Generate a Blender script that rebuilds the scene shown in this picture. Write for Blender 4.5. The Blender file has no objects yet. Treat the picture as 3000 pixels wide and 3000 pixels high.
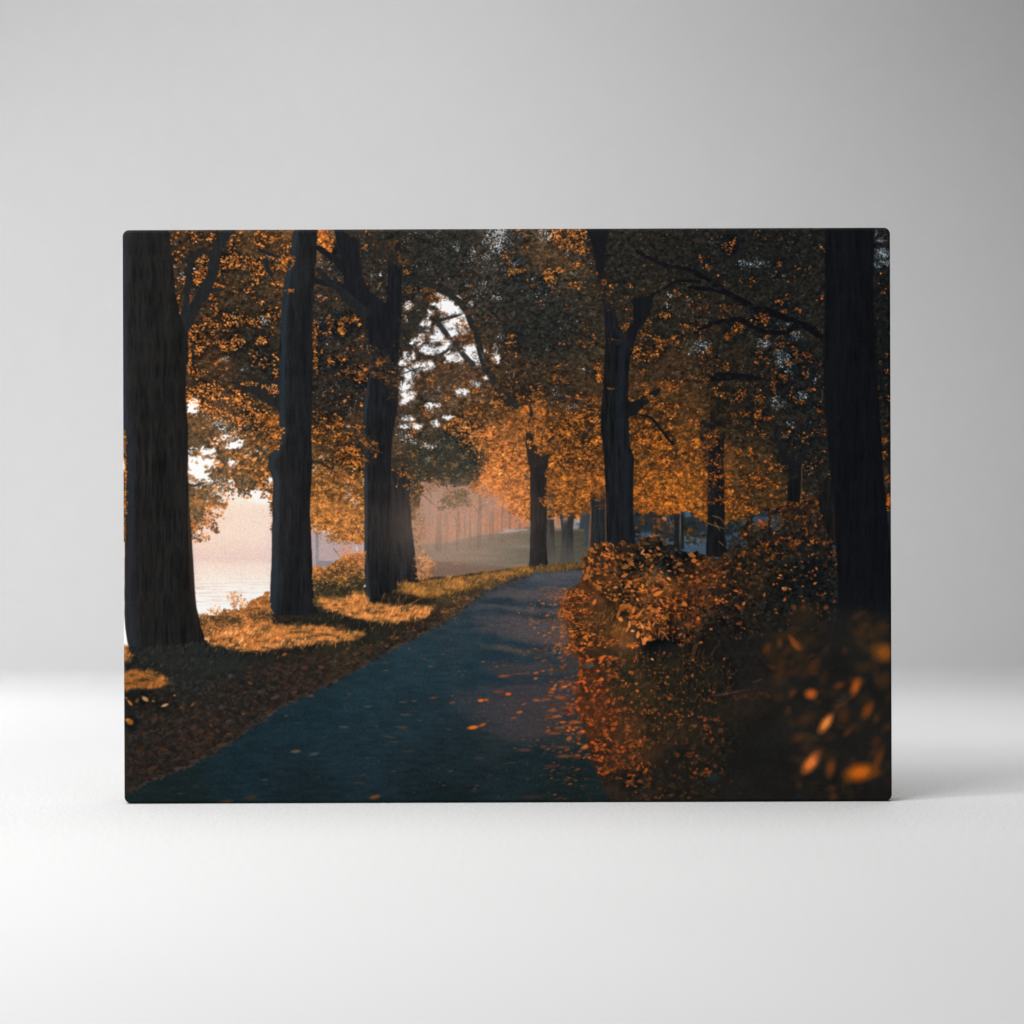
# A stretched canvas print of an autumn avenue, standing on a white studio sweep.
import bpy, bmesh, math
import numpy as np
from mathutils import Matrix, Vector
ALB = .6; ROLL = -.19

# ---------------------------------------------------------------- the printed picture
# The print on the canvas is a flat picture, drawn stroke by stroke with numpy (nothing is loaded).
PS = 0.72                                   # texels per unit of the picture plan
PW, PH = int(2251*PS), int(1681*PS)
_rs = np.random.RandomState(7)

def plan(x, y):
    x = np.asarray(x, float); y = np.asarray(y, float)
    return ((x-359)-(y-674)*.003)*PS, ((y-674)+(x-359)*.0031)*PS
TX = (350, 900, 1450, 2020); TY = (660, 1230, 1770)
def Z(c, r, pts):
    return [(TX[c]+p[0]/3.22, TY[r]+p[1]/3.22)+tuple(p[2:]) for p in pts]
GY, GX = np.mgrid[0:PH, 0:PW].astype(np.float32)
SX = (GX+.5)/PS+359+((GY+.5)/PS)*.003       # plan coordinates of each texel
SY = (GY+.5)/PS+674-((GX+.5)/PS)*.0031

def vnoise(sx, sy, seed, oct=3, X=None, Y=None):
    X = GX if X is None else X; Y = GY if Y is None else Y
    out = np.zeros(X.shape, np.float32); amp = 1.; tot = 0
    for o in range(oct):
        g = np.random.RandomState(seed*31+o).rand(256, 256).astype(np.float32)
        fx = X/(sx*PS)*2**o+seed*3.7; fy = Y/(sy*PS)*2**o+seed*1.3
        ix = np.floor(fx).astype(int); iy = np.floor(fy).astype(int)
        fx = fx-ix; fy = fy-iy; fx = fx*fx*(3-2*fx); fy = fy*fy*(3-2*fy)
        ix &= 255; iy &= 255; jx = (ix+1) & 255; jy = (iy+1) & 255
        out += amp*((g[iy, ix]*(1-fx)+g[iy, jx]*fx)*(1-fy)+(g[jy, ix]*(1-fx)+g[jy, jx]*fx)*fy)
        tot += amp; amp *= .55
    return out/tot

def sstep(a, b, v):
    t = np.clip((v-a)/(b-a), 0, 1); return t*t*(3-2*t)

def box(m, r):
    r = int(max(1, round(r)))
    for ax in (0, 1):
        pad = [(r, r) if k == ax else (0, 0) for k in range(m.ndim)]
        c = np.cumsum(np.pad(m, pad, mode='edge'), axis=ax, dtype=np.float64)
        z = np.zeros_like(np.take(c, [0], axis=ax))
        c = np.concatenate([z, c], axis=ax)
        n = 2*r+1
        m = ((np.take(c, range(n, c.shape[ax]), axis=ax)-np.take(c, range(0, c.shape[ax]-n), axis=ax))/n).astype(np.float32)
    return m
def blur(m, r):
    r = r*PS
    if r < .8: return m
    return box(box(m, r*.6), r*.6)

def poly(pts, rough=0., rsc=12., seed=1, soft=0.):
    px, py = plan([p[0] for p in pts], [p[1] for p in pts])
    mg = int(rough*PS*2+4)
    x0, x1 = max(0, int(px.min())-mg), min(PW, int(px.max())+mg+1)
    y0, y1 = max(0, int(py.min())-mg), min(PH, int(py.max())+mg+1)
    M = np.zeros((PH, PW), np.float32)
    if x1 <= x0 or y1 <= y0: return M
    acc = np.zeros((y1-y0, x1-x0), np.float32)
    nx = ny = 0
    if rough:
        A = GX[y0:y1, x0:x1]; B = GY[y0:y1, x0:x1]
        nx = (vnoise(rsc, rsc, seed, 3, A, B)-.5)*2*rough*PS; ny = (vnoise(rsc, rsc, seed+50, 3, A, B)-.5)*2*rough*PS
    for ox, oy in ((.25, .25), (.75, .25), (.25, .75), (.75, .75)):
        X = GX[y0:y1, x0:x1]+ox+nx; Y = GY[y0:y1, x0:x1]+oy+ny
        ins = np.zeros(acc.shape, bool)
        for k in range(len(px)):
            ax, ay, bx, by = px[k-1], py[k-1], px[k], py[k]
            if ay == by: continue
            ins ^= ((ay > Y) != (by > Y)) & (X < (bx-ax)*(Y-ay)/(by-ay)+ax)
        acc += ins*.25
    M[y0:y1, x0:x1] = acc
    return blur(M, soft) if soft else M

def lay(mask, col):
    global IMG
    IMG = IMG*(1-mask[..., None])+np.asarray(col, np.float32)*mask[..., None]

def blobs(lst, p=2.):
    D = np.zeros((PH, PW), np.float32)
    for b in lst:
        x, y, rx, ry = b[:4]; w = b[4] if len(b) > 4 else 1.; a = math.radians(b[5]) if len(b) > 5 else 0
        px, py = plan(x, y); R = max(rx, ry)*PS*1.8
        x0, x1 = max(0, int(px-R)), min(PW, int(px+R)+1); y0, y1 = max(0, int(py-R)), min(PH, int(py+R)+1)
        if x1 <= x0 or y1 <= y0: continue
        dx = (GX[y0:y1, x0:x1]-px)/PS; dy = (GY[y0:y1, x0:x1]-py)/PS
        u = (dx*math.cos(a)+dy*math.sin(a))/rx; v = (-dx*math.sin(a)+dy*math.cos(a))/ry
        D[y0:y1, x0:x1] = np.maximum(D[y0:y1, x0:x1], w*np.exp(-(u*u+v*v)**p*.7))
    return D

def ctrl(pts, rad=110.):
    X = SX[::8, ::8]; Y = SY[::8, ::8]
    num = np.zeros(X.shape+(3,), np.float32); den = np.full(X.shape, 1e-12, np.float32)
    for x, y, c in pts:
        d2 = ((X-x)**2+(Y-y)**2)/rad**2
        w = 1/(d2+.12)**2.2
        num += w[..., None]*np.asarray(c, np.float32); den += w
    m = num/den[..., None]
    m = np.repeat(np.repeat(m, 8, 0), 8, 1)
    m = np.pad(m, ((0, max(0, PH-m.shape[0])), (0, max(0, PW-m.shape[1])), (0, 0)), mode='edge')[:PH, :PW]
    return np.stack([box(m[..., k], 6) for k in range(3)], -1)

def sample(D, n):
    d = D[::2, ::2].ravel().astype(np.float64); c = np.cumsum(d)
    if c[-1] <= 0: return np.zeros(0), np.zeros(0)
    i = np.searchsorted(c, _rs.rand(n)*c[-1]); i = np.minimum(i, d.size-1)
    w = D[::2, ::2].shape[1]
    return (i % w)*2+_rs.rand(n)*2, (i//w)*2+_rs.rand(n)*2

def stamp(xs, ys, L, Wd, ang, col, al, sharp=3., shape=0):
    """soft leaves: xs, ys in texels; L, Wd full length and width in plan units; ang in degrees, anticlockwise"""
    flat = IMG.reshape(-1, 3)
    n = len(xs); L = np.broadcast_to(L, n)*PS*.5; Wd = np.broadcast_to(Wd, n)*PS*.5
    ang = np.radians(np.broadcast_to(ang, n)); al = np.broadcast_to(al, n)
    L = np.maximum(L, .55); Wd = np.maximum(Wd, .45)
    order = np.arange(n); bucket = np.ceil(np.maximum(L, Wd)*1.15+1).astype(int)
    for s in range(0, n, 4000):
        for R in np.unique(bucket[s:s+4000]):
            ii = order[s:s+4000][bucket[s:s+4000] == R]
            step = max(1, int(1.2e6/(2*R+1)**2))
            for q in range(0, len(ii), step):
                k = ii[q:q+step]
                o = np.arange(-R, R+1)
                bx = np.floor(xs[k]).astype(int); by = np.floor(ys[k]).astype(int)
                PXx = bx[:, None, None]+o[None, None, :]; PYy = by[:, None, None]+o[None, :, None]
                dx = PXx+.5-xs[k][:, None, None]; dy = PYy+.5-ys[k][:, None, None]
                ca = np.cos(ang[k])[:, None, None]; sa = np.sin(ang[k])[:, None, None]
                u = (dx*ca-dy*sa)/L[k][:, None, None]; v = (dx*sa+dy*ca)/Wd[k][:, None, None]
                if shape == 1:
                    wv = np.clip(1-u*u, .02, 1)*(1-.25*u); r = np.maximum(np.abs(v)/wv, u*u)
                else:
                    r = np.sqrt(u*u+v*v)
                a = np.clip((1.12-r)*sharp, 0, 1)*al[k][:, None, None]
                ok = (a > .03) & (PXx >= 0) & (PXx < PW) & (PYy >= 0) & (PYy < PH)
                idx = (PYy*PW+PXx)[ok]; aa = a[ok][:, None]
                cc = np.broadcast_to(col[k][:, None, None, :], a.shape+(3,))[ok]
                flat[idx] = flat[idx]*(1-aa)+cc*aa

def pick(pal, n, jit=.12):
    c = np.asarray([p[0] for p in pal], np.float32); w = np.asarray([p[1] for p in pal], float)
    k = _rs.choice(len(pal), n, p=w/w.sum())
    return c[k]*(1+(_rs.rand(n, 1)-.5)*2*jit)*(1+(_rs.rand(n, 3)-.5)*jit*.6)

_LN = []; LS = 1.
def light(xs, ys):
    """0..1, how much sun a spot among the leaves gets: even spread, clumped in space"""
    if not _LN:
        v = vnoise(30, 21, 201, 4)*.55+vnoise(11, 8, 202, 2)*.45
        q = np.sort(v.ravel()[::53]); _LN.append(np.interp(v, q, np.linspace(0, 1, len(q))).astype(np.float32))
    return _LN[0][np.clip(ys.astype(int), 0, PH-1), np.clip(xs.astype(int), 0, PW-1)]

def pick_lit(pal, xs, ys, jit, cor=.68):
    pal = sorted(pal, key=lambda p: float(np.sum(p[0])))
    c = np.asarray([p[0] for p in pal], np.float32); w = np.cumsum([p[1] for p in pal]); w = w/w[-1]
    n = len(xs); t = light(xs, ys); t = np.where(_rs.rand(n) < cor, np.clip(t+(_rs.rand(n)-.5)*.3, 0, 1), _rs.rand(n))
    k = np.minimum(np.searchsorted(w, t), len(pal)-1)
    return c[k]*(1+(_rs.rand(n, 1)-.5)*2*jit)*(1+(_rs.rand(n, 3)-.5)*jit*.6)

def leaves(D, n, size, pal, asp=(.4, .8), ang=(20, 35), al=(.75, 1.), sharp=3., shape=0, jit=.14):
    n = int(n*(1+1.6*(1-LS))); xs, ys = sample(D, n); n = len(xs)
    if not n: return
    L = (size[0]+(size[1]-size[0])*_rs.rand(n)**1.6)*LS
    stamp(xs, ys, L, L*(asp[0]+(asp[1]-asp[0])*_rs.rand(n)), ang[0]+_rs.randn(n)*ang[1], pick_lit(pal, xs, ys, jit), al[0]+(al[1]-al[0])*_rs.rand(n), sharp, shape)

def tone_leaves(D, n, size, lo, hi, **k):
    """leaves that take the tone already there, times lo..hi"""
    n = int(n); xs, ys = sample(D, n); n = len(xs)
    c = IMG[np.clip(ys.astype(int), 0, PH-1), np.clip(xs.astype(int), 0, PW-1)]
    f = lo+(hi-lo)*_rs.rand(n, 1)
    L = size[0]+(size[1]-size[0])*_rs.rand(n)**1.5
    asp = k.get('asp', (.4, .8)); ang = k.get('ang', (20, 35))
    stamp(xs, ys, L, L*(asp[0]+(asp[1]-asp[0])*_rs.rand(n)), ang[0]+_rs.randn(n)*ang[1], c*f, k.get('al', .8), k.get('sharp', 2.5), k.get('shape', 0))

def stroke(pts, w0, w1, col, al=1., wob=2.5):
    """a tapering limb through pts (plan units)"""
    P = np.asarray(pts, float); seg = np.hypot(*np.diff(P, axis=0).T); t = np.concatenate([[0], np.cumsum(seg)])
    n = max(8, int(t[-1]/2.5)); tt = np.linspace(0, t[-1], n)
    if len(P) > 2:                                     # round the corners
        x = np.interp(tt, t, P[:, 0]); y = np.interp(tt, t, P[:, 1])
        k = max(1, n//(len(P)*3)); ker = np.ones(2*k+1)/(2*k+1)
        x = np.convolve(np.pad(x, k, mode='edge'), ker, 'valid'); y = np.convolve(np.pad(y, k, mode='edge'), ker, 'valid')
        x[0], y[0], x[-1], y[-1] = P[0, 0], P[0, 1], P[-1, 0], P[-1, 1]
    else:
        x = np.interp(tt, t, P[:, 0]); y = np.interp(tt, t, P[:, 1])
    ph = _rs.rand(4)*6.28
    x = x+wob*np.sin(tt/23+ph[0])*.6; y = y+wob*np.sin(tt/17+ph[1])*.6
    w = w0+(w1-w0)*tt/t[-1]; w = w*(1+.07*np.sin(tt/13+ph[2])+.04*np.sin(tt/5+ph[3]))
    if wob > 2 and w1 <= w0 and w1 < 14: w = w*np.clip((t[-1]-tt)/(t[-1]*.35), .12, 1)
    px, py = plan(x, y); r = w*PS*.5
    mg = int(r.max()+3)
    x0, x1 = max(0, int(px.min())-mg), min(PW, int(px.max())+mg+1); y0, y1 = max(0, int(py.min())-mg), min(PH, int(py.max())+mg+1)
    if x1 <= x0 or y1 <= y0: return
    A = GX[y0:y1, x0:x1]+.5; B = GY[y0:y1, x0:x1]+.5
    best = np.full(A.shape, -9., np.float32)
    for k in range(len(px)-1):
        ax, ay, bx, by = px[k], py[k], px[k+1], py[k+1]; m = r[k]+3
        cx0 = max(0, int(min(ax, bx)-m)-x0); cx1 = int(max(ax, bx)+m)+2-x0; cy0 = max(0, int(min(ay, by)-m)-y0); cy1 = int(max(ay, by)+m)+2-y0
        a = A[cy0:cy1, cx0:cx1]; b = B[cy0:cy1, cx0:cx1]
        if not a.size: continue
        d2 = (bx-ax)**2+(by-ay)**2+1e-9
        h = np.clip(((a-ax)*(bx-ax)+(b-ay)*(by-ay))/d2, 0, 1)
        d = np.hypot(a-ax-h*(bx-ax), b-ay-h*(by-ay))
        sub = best[cy0:cy1, cx0:cx1]; np.maximum(sub, (r[k]+(r[k+1]-r[k])*h)-d, out=sub)
    m = np.clip(best/1.1+.6, 0, 1)*al
    sh = (.82+.36*vnoise(5, 22, 90, 2, A, B))[..., None]
    IMG[y0:y1, x0:x1] = IMG[y0:y1, x0:x1]*(1-m[..., None])+np.asarray(col, np.float32)*sh*m[..., None]

def trunk(prof, col, lit=None, rough=3., bark=.36, fade=None, seed=3, soft=0., top=None):
    """prof: (y, xl, xr); col dark bark; lit: (colour, side, width) a rim; fade: (y0, y1, colour) haze into the foot"""
    y = [p[0] for p in prof]
    xl = np.interp(SY, y, [p[1] for p in prof]); xr = np.interp(SY, y, [p[2] for p in prof])
    n1 = (vnoise(14, 42, seed, 3)-.5)*1.5*rough; n2 = (vnoise(14, 42, seed+9, 3)-.5)*1.5*rough
    e = .8/PS
    m = sstep(-e, e, SX-xl+n1)*sstep(-e, e, xr-SX+n2)*(SY >= y[0])*(SY <= y[-1])
    if soft: m = blur(m, soft)
    if top: m = m*sstep(top[0], top[1], SY+(vnoise(22, 16, seed+5, 3)-.5)*2.2*(top[1]-top[0]))
    u = np.clip((SX-xl)/np.maximum(xr-xl, 1), 0, 1)
    g = .82-np.abs(2*vnoise(5, 70, seed+20, 2, GX+PS*7*(vnoise(34, 80, seed+25, 2)-.5))-1); g2 = vnoise(11, 130, seed+30, 2)
    f = 1+bark*((g-.5)*1.8+(g2-.5)*1.2)
    col = np.asarray(col, np.float32); col = .84*(.7*col+.3*col.mean())
    c = col*f[..., None]
    c = c*(1.12-.22*np.abs(u-.25))[..., None]
    if lit:
        for lc, side, w in lit:
            k = np.exp(-((u-side)/w)**2)[..., None]*(.55+.9*g[..., None]); c = c*(1-np.clip(k, 0, 1))+np.asarray(lc, np.float32)*np.clip(k, 0, 1)
    if fade:
        k = sstep(fade[0], fade[1], SY)[..., None]*fade[3]; c = c*(1-k)+np.asarray(fade[2], np.float32)*k
    lay(m, c); return m

def tonematch(mask, pts, k=.85, rad=70., br=34, lo=.3, hi=1.6):
    """bring the local mean tone of the part under mask to the tones read off the photograph"""
    global IMG
    T = ctrl([(359+vx*1.1661, 670+vy*1.1664, c) for vx, vy, c in pts], rad)
    w = blur(mask, br)+1e-3
    for it in range(3):                       # sunlit leaves keep their sun, the shade between them takes most of the change
        r = np.stack([T[..., c]/np.maximum(blur(IMG[..., c]*mask, br)/w, 4) for c in range(3)], -1)
        r = np.clip(.62*r.mean(-1, keepdims=True)+.38*r, lo, hi)**k
        e = 1.25-1.05*sstep(70, 205, IMG.max(-1))[..., None]
        IMG = np.where(mask[..., None] > 0, IMG*(1-mask[..., None])+np.maximum(IMG*r**e, 9)*mask[..., None], IMG)

OR = [((232, 140, 62), 2), ((205, 118, 46), 4), ((172, 96, 38), 5), ((128, 74, 34), 4), ((88, 55, 30), 3)]
ORH = [((246, 164, 92), 2), ((236, 143, 66), 5), ((214, 122, 50), 5), ((178, 98, 40), 3)]
ORD = [((150, 84, 34), 2), ((112, 65, 30), 4), ((82, 52, 28), 4), ((62, 44, 28), 3)]
ORR = [((214, 112, 40), 3), ((186, 92, 32), 4), ((150, 74, 28), 4), ((104, 56, 26), 3)]
YL = [((214, 150, 70), 2), ((178, 120, 52), 4), ((138, 94, 44), 4), ((98, 70, 38), 3)]
WH = [((242, 244, 248), 4), ((214, 220, 228), 2), ((170, 178, 186), 2)]
BL = [((158, 188, 204), 3), ((196, 214, 222), 2), ((104, 136, 156), 3)]
DK = [((36, 34, 31), 3), ((28, 28, 27), 3), ((46, 41, 34), 2)]

def paint():
    global IMG, LS
    IMG = np.zeros((PH, PW, 3), np.float32)
    # ---------------- sky, water and the far haze
    IMG[:] = (246, 247, 250)
    pk = sstep(1400, 1500, SY)
    for k, (a, b) in enumerate(((255, 224), (252, 204), (248, 196))): IMG[..., k] = IMG[..., k]*(1-pk)+b*pk
    lay(sstep(1560, 1640, SY)*(1-sstep(1640, 1660, SY))*.6, (206, 188, 184))
    wv = vnoise(60, 3, 5, 2)
    lay(sstep(1632, 1800, SY)*.9, (250, 246, 244))
    lay(sstep(1660, 1730, SY)*sstep(.52, .66, wv)*.5, (188, 172, 168))
    lay(poly(Z(0, 1, [(1200, 690), (1450, 640), (1450, 800), (1330, 790), (1200, 770)]), 4, 10, 4, 4)*.35, (250, 248, 250))
    # far bank seen between the trunks, warm haze over a mown slope
    hz = poly([(1150, 1340), (1760, 1340), (1760, 1720), (1150, 1720)], soft=14)
    lay(hz, (164, 132, 114))
    lay(blobs([(1290, 1470, 110, 90, .9), (1420, 1500, 120, 70, .6)]), (164, 132, 116))
    lay(poly([(900, 1560), (1075, 1560), (1075, 1700), (900, 1700)], soft=6), (178, 160, 158))
    far = blobs([(1390, 1440, 90, 80, .9), (1480, 1500, 80, 60, .9), (1340, 1520, 60, 40, .6), (1280, 1540, 60, 40, .5), (1530, 1540, 40, 30, .8), (1240, 1560, 40, 40, .7)])*(SY < 1590)
    leaves(far, 3600, (6, 14), [((176, 120, 88), 3), ((190, 122, 78), 2), ((140, 106, 90), 3), ((160, 118, 96), 3)], al=(.15, .45), sharp=1.6)
    leaves(blobs(Z(2, 1, [(230, 990, 70, 40), (40, 980, 40, 40)])), 260, (6, 14), [((214, 108, 58), 2), ((196, 104, 66), 2)], al=(.3, .7), sharp=1.6)
    leaves(blobs(Z(1, 1, [(1640, 1040, 80, 50), (1880, 980, 60, 60), (1500, 1080, 60, 40)])), 260, (5, 12), [((220, 130, 84), 2), ((190, 118, 84), 3)], al=(.3, .7), sharp=1.6)
    hill = poly(Z(1, 1, [(1040, 1180), (1180, 1170), (1400, 1150), (1600, 1090), (1800, 1060), (2100, 1010), (2700, 1030), (2720, 1440), (1900, 1470), (1040, 1500)]), 3, 30, 8, 3)
    hc = np.zeros_like(IMG); hc[:] = (112, 107, 94)
    st = vnoise(110, 9, 12, 3)
    hc *= (.82+.36*st)[..., None]
    k = sstep(1560, 1260, SX)[..., None]*.65; hc = hc*(1-k)+np.array((150, 124, 110), np.float32)*k
    lay(hill, hc)
    lay(hill*sstep(1640, 1700, SY)*.55, (92, 80, 72))
    lay(poly(Z(1, 1, [(1050, 1330), (1400, 1345), (1932, 1400), (1932, 1470), (1050, 1500)]), 3, 25, 9, 4)*.7, (112, 90, 78))
    for y, x0, x1, c in ((1588, 1460, 1560, (128, 106, 82)), (1606, 1450, 1550, (120, 104, 82)), (1650, 1330, 1368, (176, 126, 92)), (1622, 1470, 1550, (112, 104, 84))):
        stroke([(x0, y+4), (x1, y-4)], 3, 2, c, .6)
    # small far trunks
    for zx, zt, zb, w, a in ((1240, 990, 1210, 20, .75), (1310, 1000, 1200, 15, .45), (1420, 960, 1230, 10, .85), (1535, 930, 1220, 6, .7), (1625, 820, 1200, 13, .95), (1740, 960, 1110, 17, .6), (1838, 850, 1150, 7, .9), (1905, 850, 1110, 9, .9), (2000, 800, 1110, 8, .8), (2010, 930, 1120, 5, .7), (1480, 960, 1170, 4, .4), (1580, 950, 1150, 4, .4), (1690, 930, 1090, 4, .5), (1790, 930, 1100, 4, .4)):
        (x, y0), (_, y1) = Z(1, 1, [(zx, zt), (zx, zb)])
        stroke([(x+2, y0-24), (x+1, (y0+y1)/2), (x, y1)], w*.7, w, (108, 90, 82), a*.6, .8)
    for k in range(16):
        x = 1060+860*_rs.rand(); h = 1010+170*_rs.rand()+(1100-x)*.05; (xa, ya), (xb, yb), (xc, yc) = Z(1, 1, [(x, h), (x+14*(_rs.rand()-.5), h-90), (x+60*(_rs.rand()-.5), h-260*_rs.rand()-120)])
        stroke([(xc, yc), (xb, yb), (xa, ya)], 1, 2+4*_rs.rand(), (116, 96, 86), .25+.3*_rs.rand(), 1.5)
    for pts in ([(1625, 900), (1570, 800)], [(1625, 860), (1690, 780)], [(1420, 1000), (1380, 900)], [(1838, 900), (1880, 820)]):
        stroke(Z(1, 1, pts), 4, 2, (104, 84, 74), .6)
    lay(poly(Z(1, 1, [(1850, 1030), (1960, 1030), (1960, 1065), (1850, 1065)]), 3, 8, 3)*.7, (176, 160, 150))
    lay(poly(Z(2, 1, [(30, 1060), (120, 1045), (250, 1030), (310, 1030), (310, 1045), (60, 1075)]), 2, 8, 3)*.7, (170, 158, 156))
    # boat and mast left of the third trunk
    lay(poly(Z(1, 1, [(80, 1330), (250, 1335), (235, 1385), (95, 1392)]), 1, 8, 2)*.9, (134, 128, 134))
    stroke(Z(1, 1, [(95, 1070), (97, 1330)]), 8, 8, (138, 134, 142), .9, .4)
    # blue grey houses and road behind the right-hand trees
    lay(poly([(1690, 1470), (2640, 1430), (2640, 1680), (1690, 1640)], soft=6), (38, 45, 52))
    lay(poly([(1850, 1560), (2400, 1560), (2400, 1640), (1850, 1640)], 3, 18, 3, 4), (62, 80, 96))
    lay(poly([(2070, 1515), (2300, 1515), (2300, 1600), (2070, 1600)], 4, 18, 3, 3)*.9, (52, 70, 88))
    lay(poly([(1700, 1500), (1740, 1500), (1740, 1620), (1690, 1620)], soft=4), (52, 60, 66))
    for c, r, q, col in ((2, 1, [(750, 890), (800, 890), (800, 970), (745, 975)], (150, 148, 150)), (2, 1, [(785, 890), (800, 890), (800, 980), (785, 980)], (208, 170, 138)), (2, 1, [(740, 985), (800, 985), (795, 1030), (735, 1030)], (128, 136, 146)),
                         (2, 1, [(580, 920), (612, 920), (612, 1000), (590, 1000)], (170, 110, 82)), (2, 1, [(1575, 915), (1620, 915), (1618, 960), (1580, 955)], (196, 120, 72)), (2, 1, [(1590, 990), (1605, 990), (1605, 1015), (1590, 1015)], (150, 84, 48)),
                         (2, 1, [(1790, 840), (1850, 850), (1850, 920), (1790, 920)], (70, 94, 112)), (2, 1, [(1790, 1090), (1932, 1120), (1932, 1200), (1790, 1200)], (70, 92, 108)), (2, 1, [(560, 1035), (850, 1035), (850, 1060), (560, 1060)], (120, 92, 76))):
        lay(poly(Z(c, r, q), 2, 8, 4, 1.5)*.9, col)
    bl = (vnoise(34, 22, 120, 3) > .42)*blobs([(2180, 1570, 110, 50), (2300, 1530, 110, 50), (1960, 1560, 110, 30), (2240, 1500, 160, 26), (2400, 1540, 40, 70), (1890, 1530, 40, 40)])
    leaves(bl, 2300, (6, 16), [((30, 34, 34), 4), ((44, 42, 36), 4), ((66, 50, 34), 3), ((104, 62, 32), 1.2)], ang=(-20, 40), al=(.6, 1.))
    for zx in (1300, 1420, 1480): stroke(Z(2, 1, [(zx, 900), (zx, 1100)]), 5, 5, (34, 40, 46), .8)
    for q in ([(1630, 910), (1680, 1060)], [(1660, 960), (1690, 1050)]): stroke(Z(2, 1, q), 2, 2, (120, 134, 144), .5)
    hl = poly(Z(2, 1, [(490, 1050), (860, 1050), (900, 1200), (860, 1420), (490, 1420)]), 2, 20, 3, 3)
    lay(hl, np.array((78, 76, 66), np.float32)*(.8+.4*st)[..., None])
    lay(hl*sstep(1570, 1660, SY)*.6, (92, 88, 78))

    LS = .78
    # ---------------- canopy: a tone map, holes of sky, then leaves
    CT = [(540, 700, (46, 38, 30)), (650, 760, (50, 40, 30)), (780, 720, (58, 44, 30)), (700, 850, (42, 39, 33)), (750, 1000, (46, 41, 34)), (600, 1000, (60, 43, 30)), (620, 1150, (56, 42, 32)), (750, 1120, (42, 41, 36)), (700, 1250, (66, 48, 34)), (620, 1300, (48, 42, 34)), (820, 1280, (96, 66, 38)),
          (960, 720, (38, 36, 34)), (960, 900, (35, 35, 33)), (980, 1100, (42, 37, 33)), (1000, 1250, (66, 48, 34)), (940, 1330, (70, 50, 34)), (950, 1430, (112, 74, 42)), (1000, 1500, (132, 86, 46)), (940, 1530, (170, 112, 62)), (1300, 720, (37, 37, 34)), (1450, 740, (46, 43, 38)), (1600, 710, (62, 47, 34)), (1600, 900, (34, 36, 35)), (1480, 920, (40, 40, 37)), (1700, 1000, (35, 36, 33)),
          (1260, 900, (44, 40, 35)), (1230, 1010, (42, 40, 36)), (1350, 1130, (84, 62, 46)), (1250, 1180, (60, 50, 40)), (1250, 1300, (58, 48, 38)), (1400, 1240, (120, 78, 46)), (1480, 1220, (118, 74, 40)), (1600, 1130, (52, 43, 34)), (1550, 1250, (112, 68, 35)), (1650, 1330, (118, 70, 34)), (1460, 1380, (186, 112, 52)), (1520, 1450, (178, 106, 50)), (1700, 1460, (112, 68, 33)), (1650, 1470, (146, 86, 36)), (1360, 1330, (62, 56, 42)), (1330, 1380, (48, 50, 42)),
          (1900, 750, (33, 32, 29)), (2100, 750, (30, 30, 28)), (2300, 760, (29, 29, 28)), (1950, 950, (42, 36, 29)), (1950, 1100, (50, 38, 27)), (2100, 1050, (40, 33, 27)), (2250, 1000, (32, 31, 29)), (2350, 1150, (34, 32, 30)), (1930, 1290, (104, 64, 32)), (1930, 1440, (122, 74, 33)), (2050, 1400, (92, 56, 28)), (2040, 1480, (150, 88, 34)), (2200, 1280, (42, 35, 28)), (2180, 1420, (64, 44, 28)), (2350, 1350, (30, 31, 30)), (2600, 800, (22, 25, 28)), (2600, 1200, (24, 24, 23))]
    tone = ctrl(CT)
    FL = []
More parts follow.
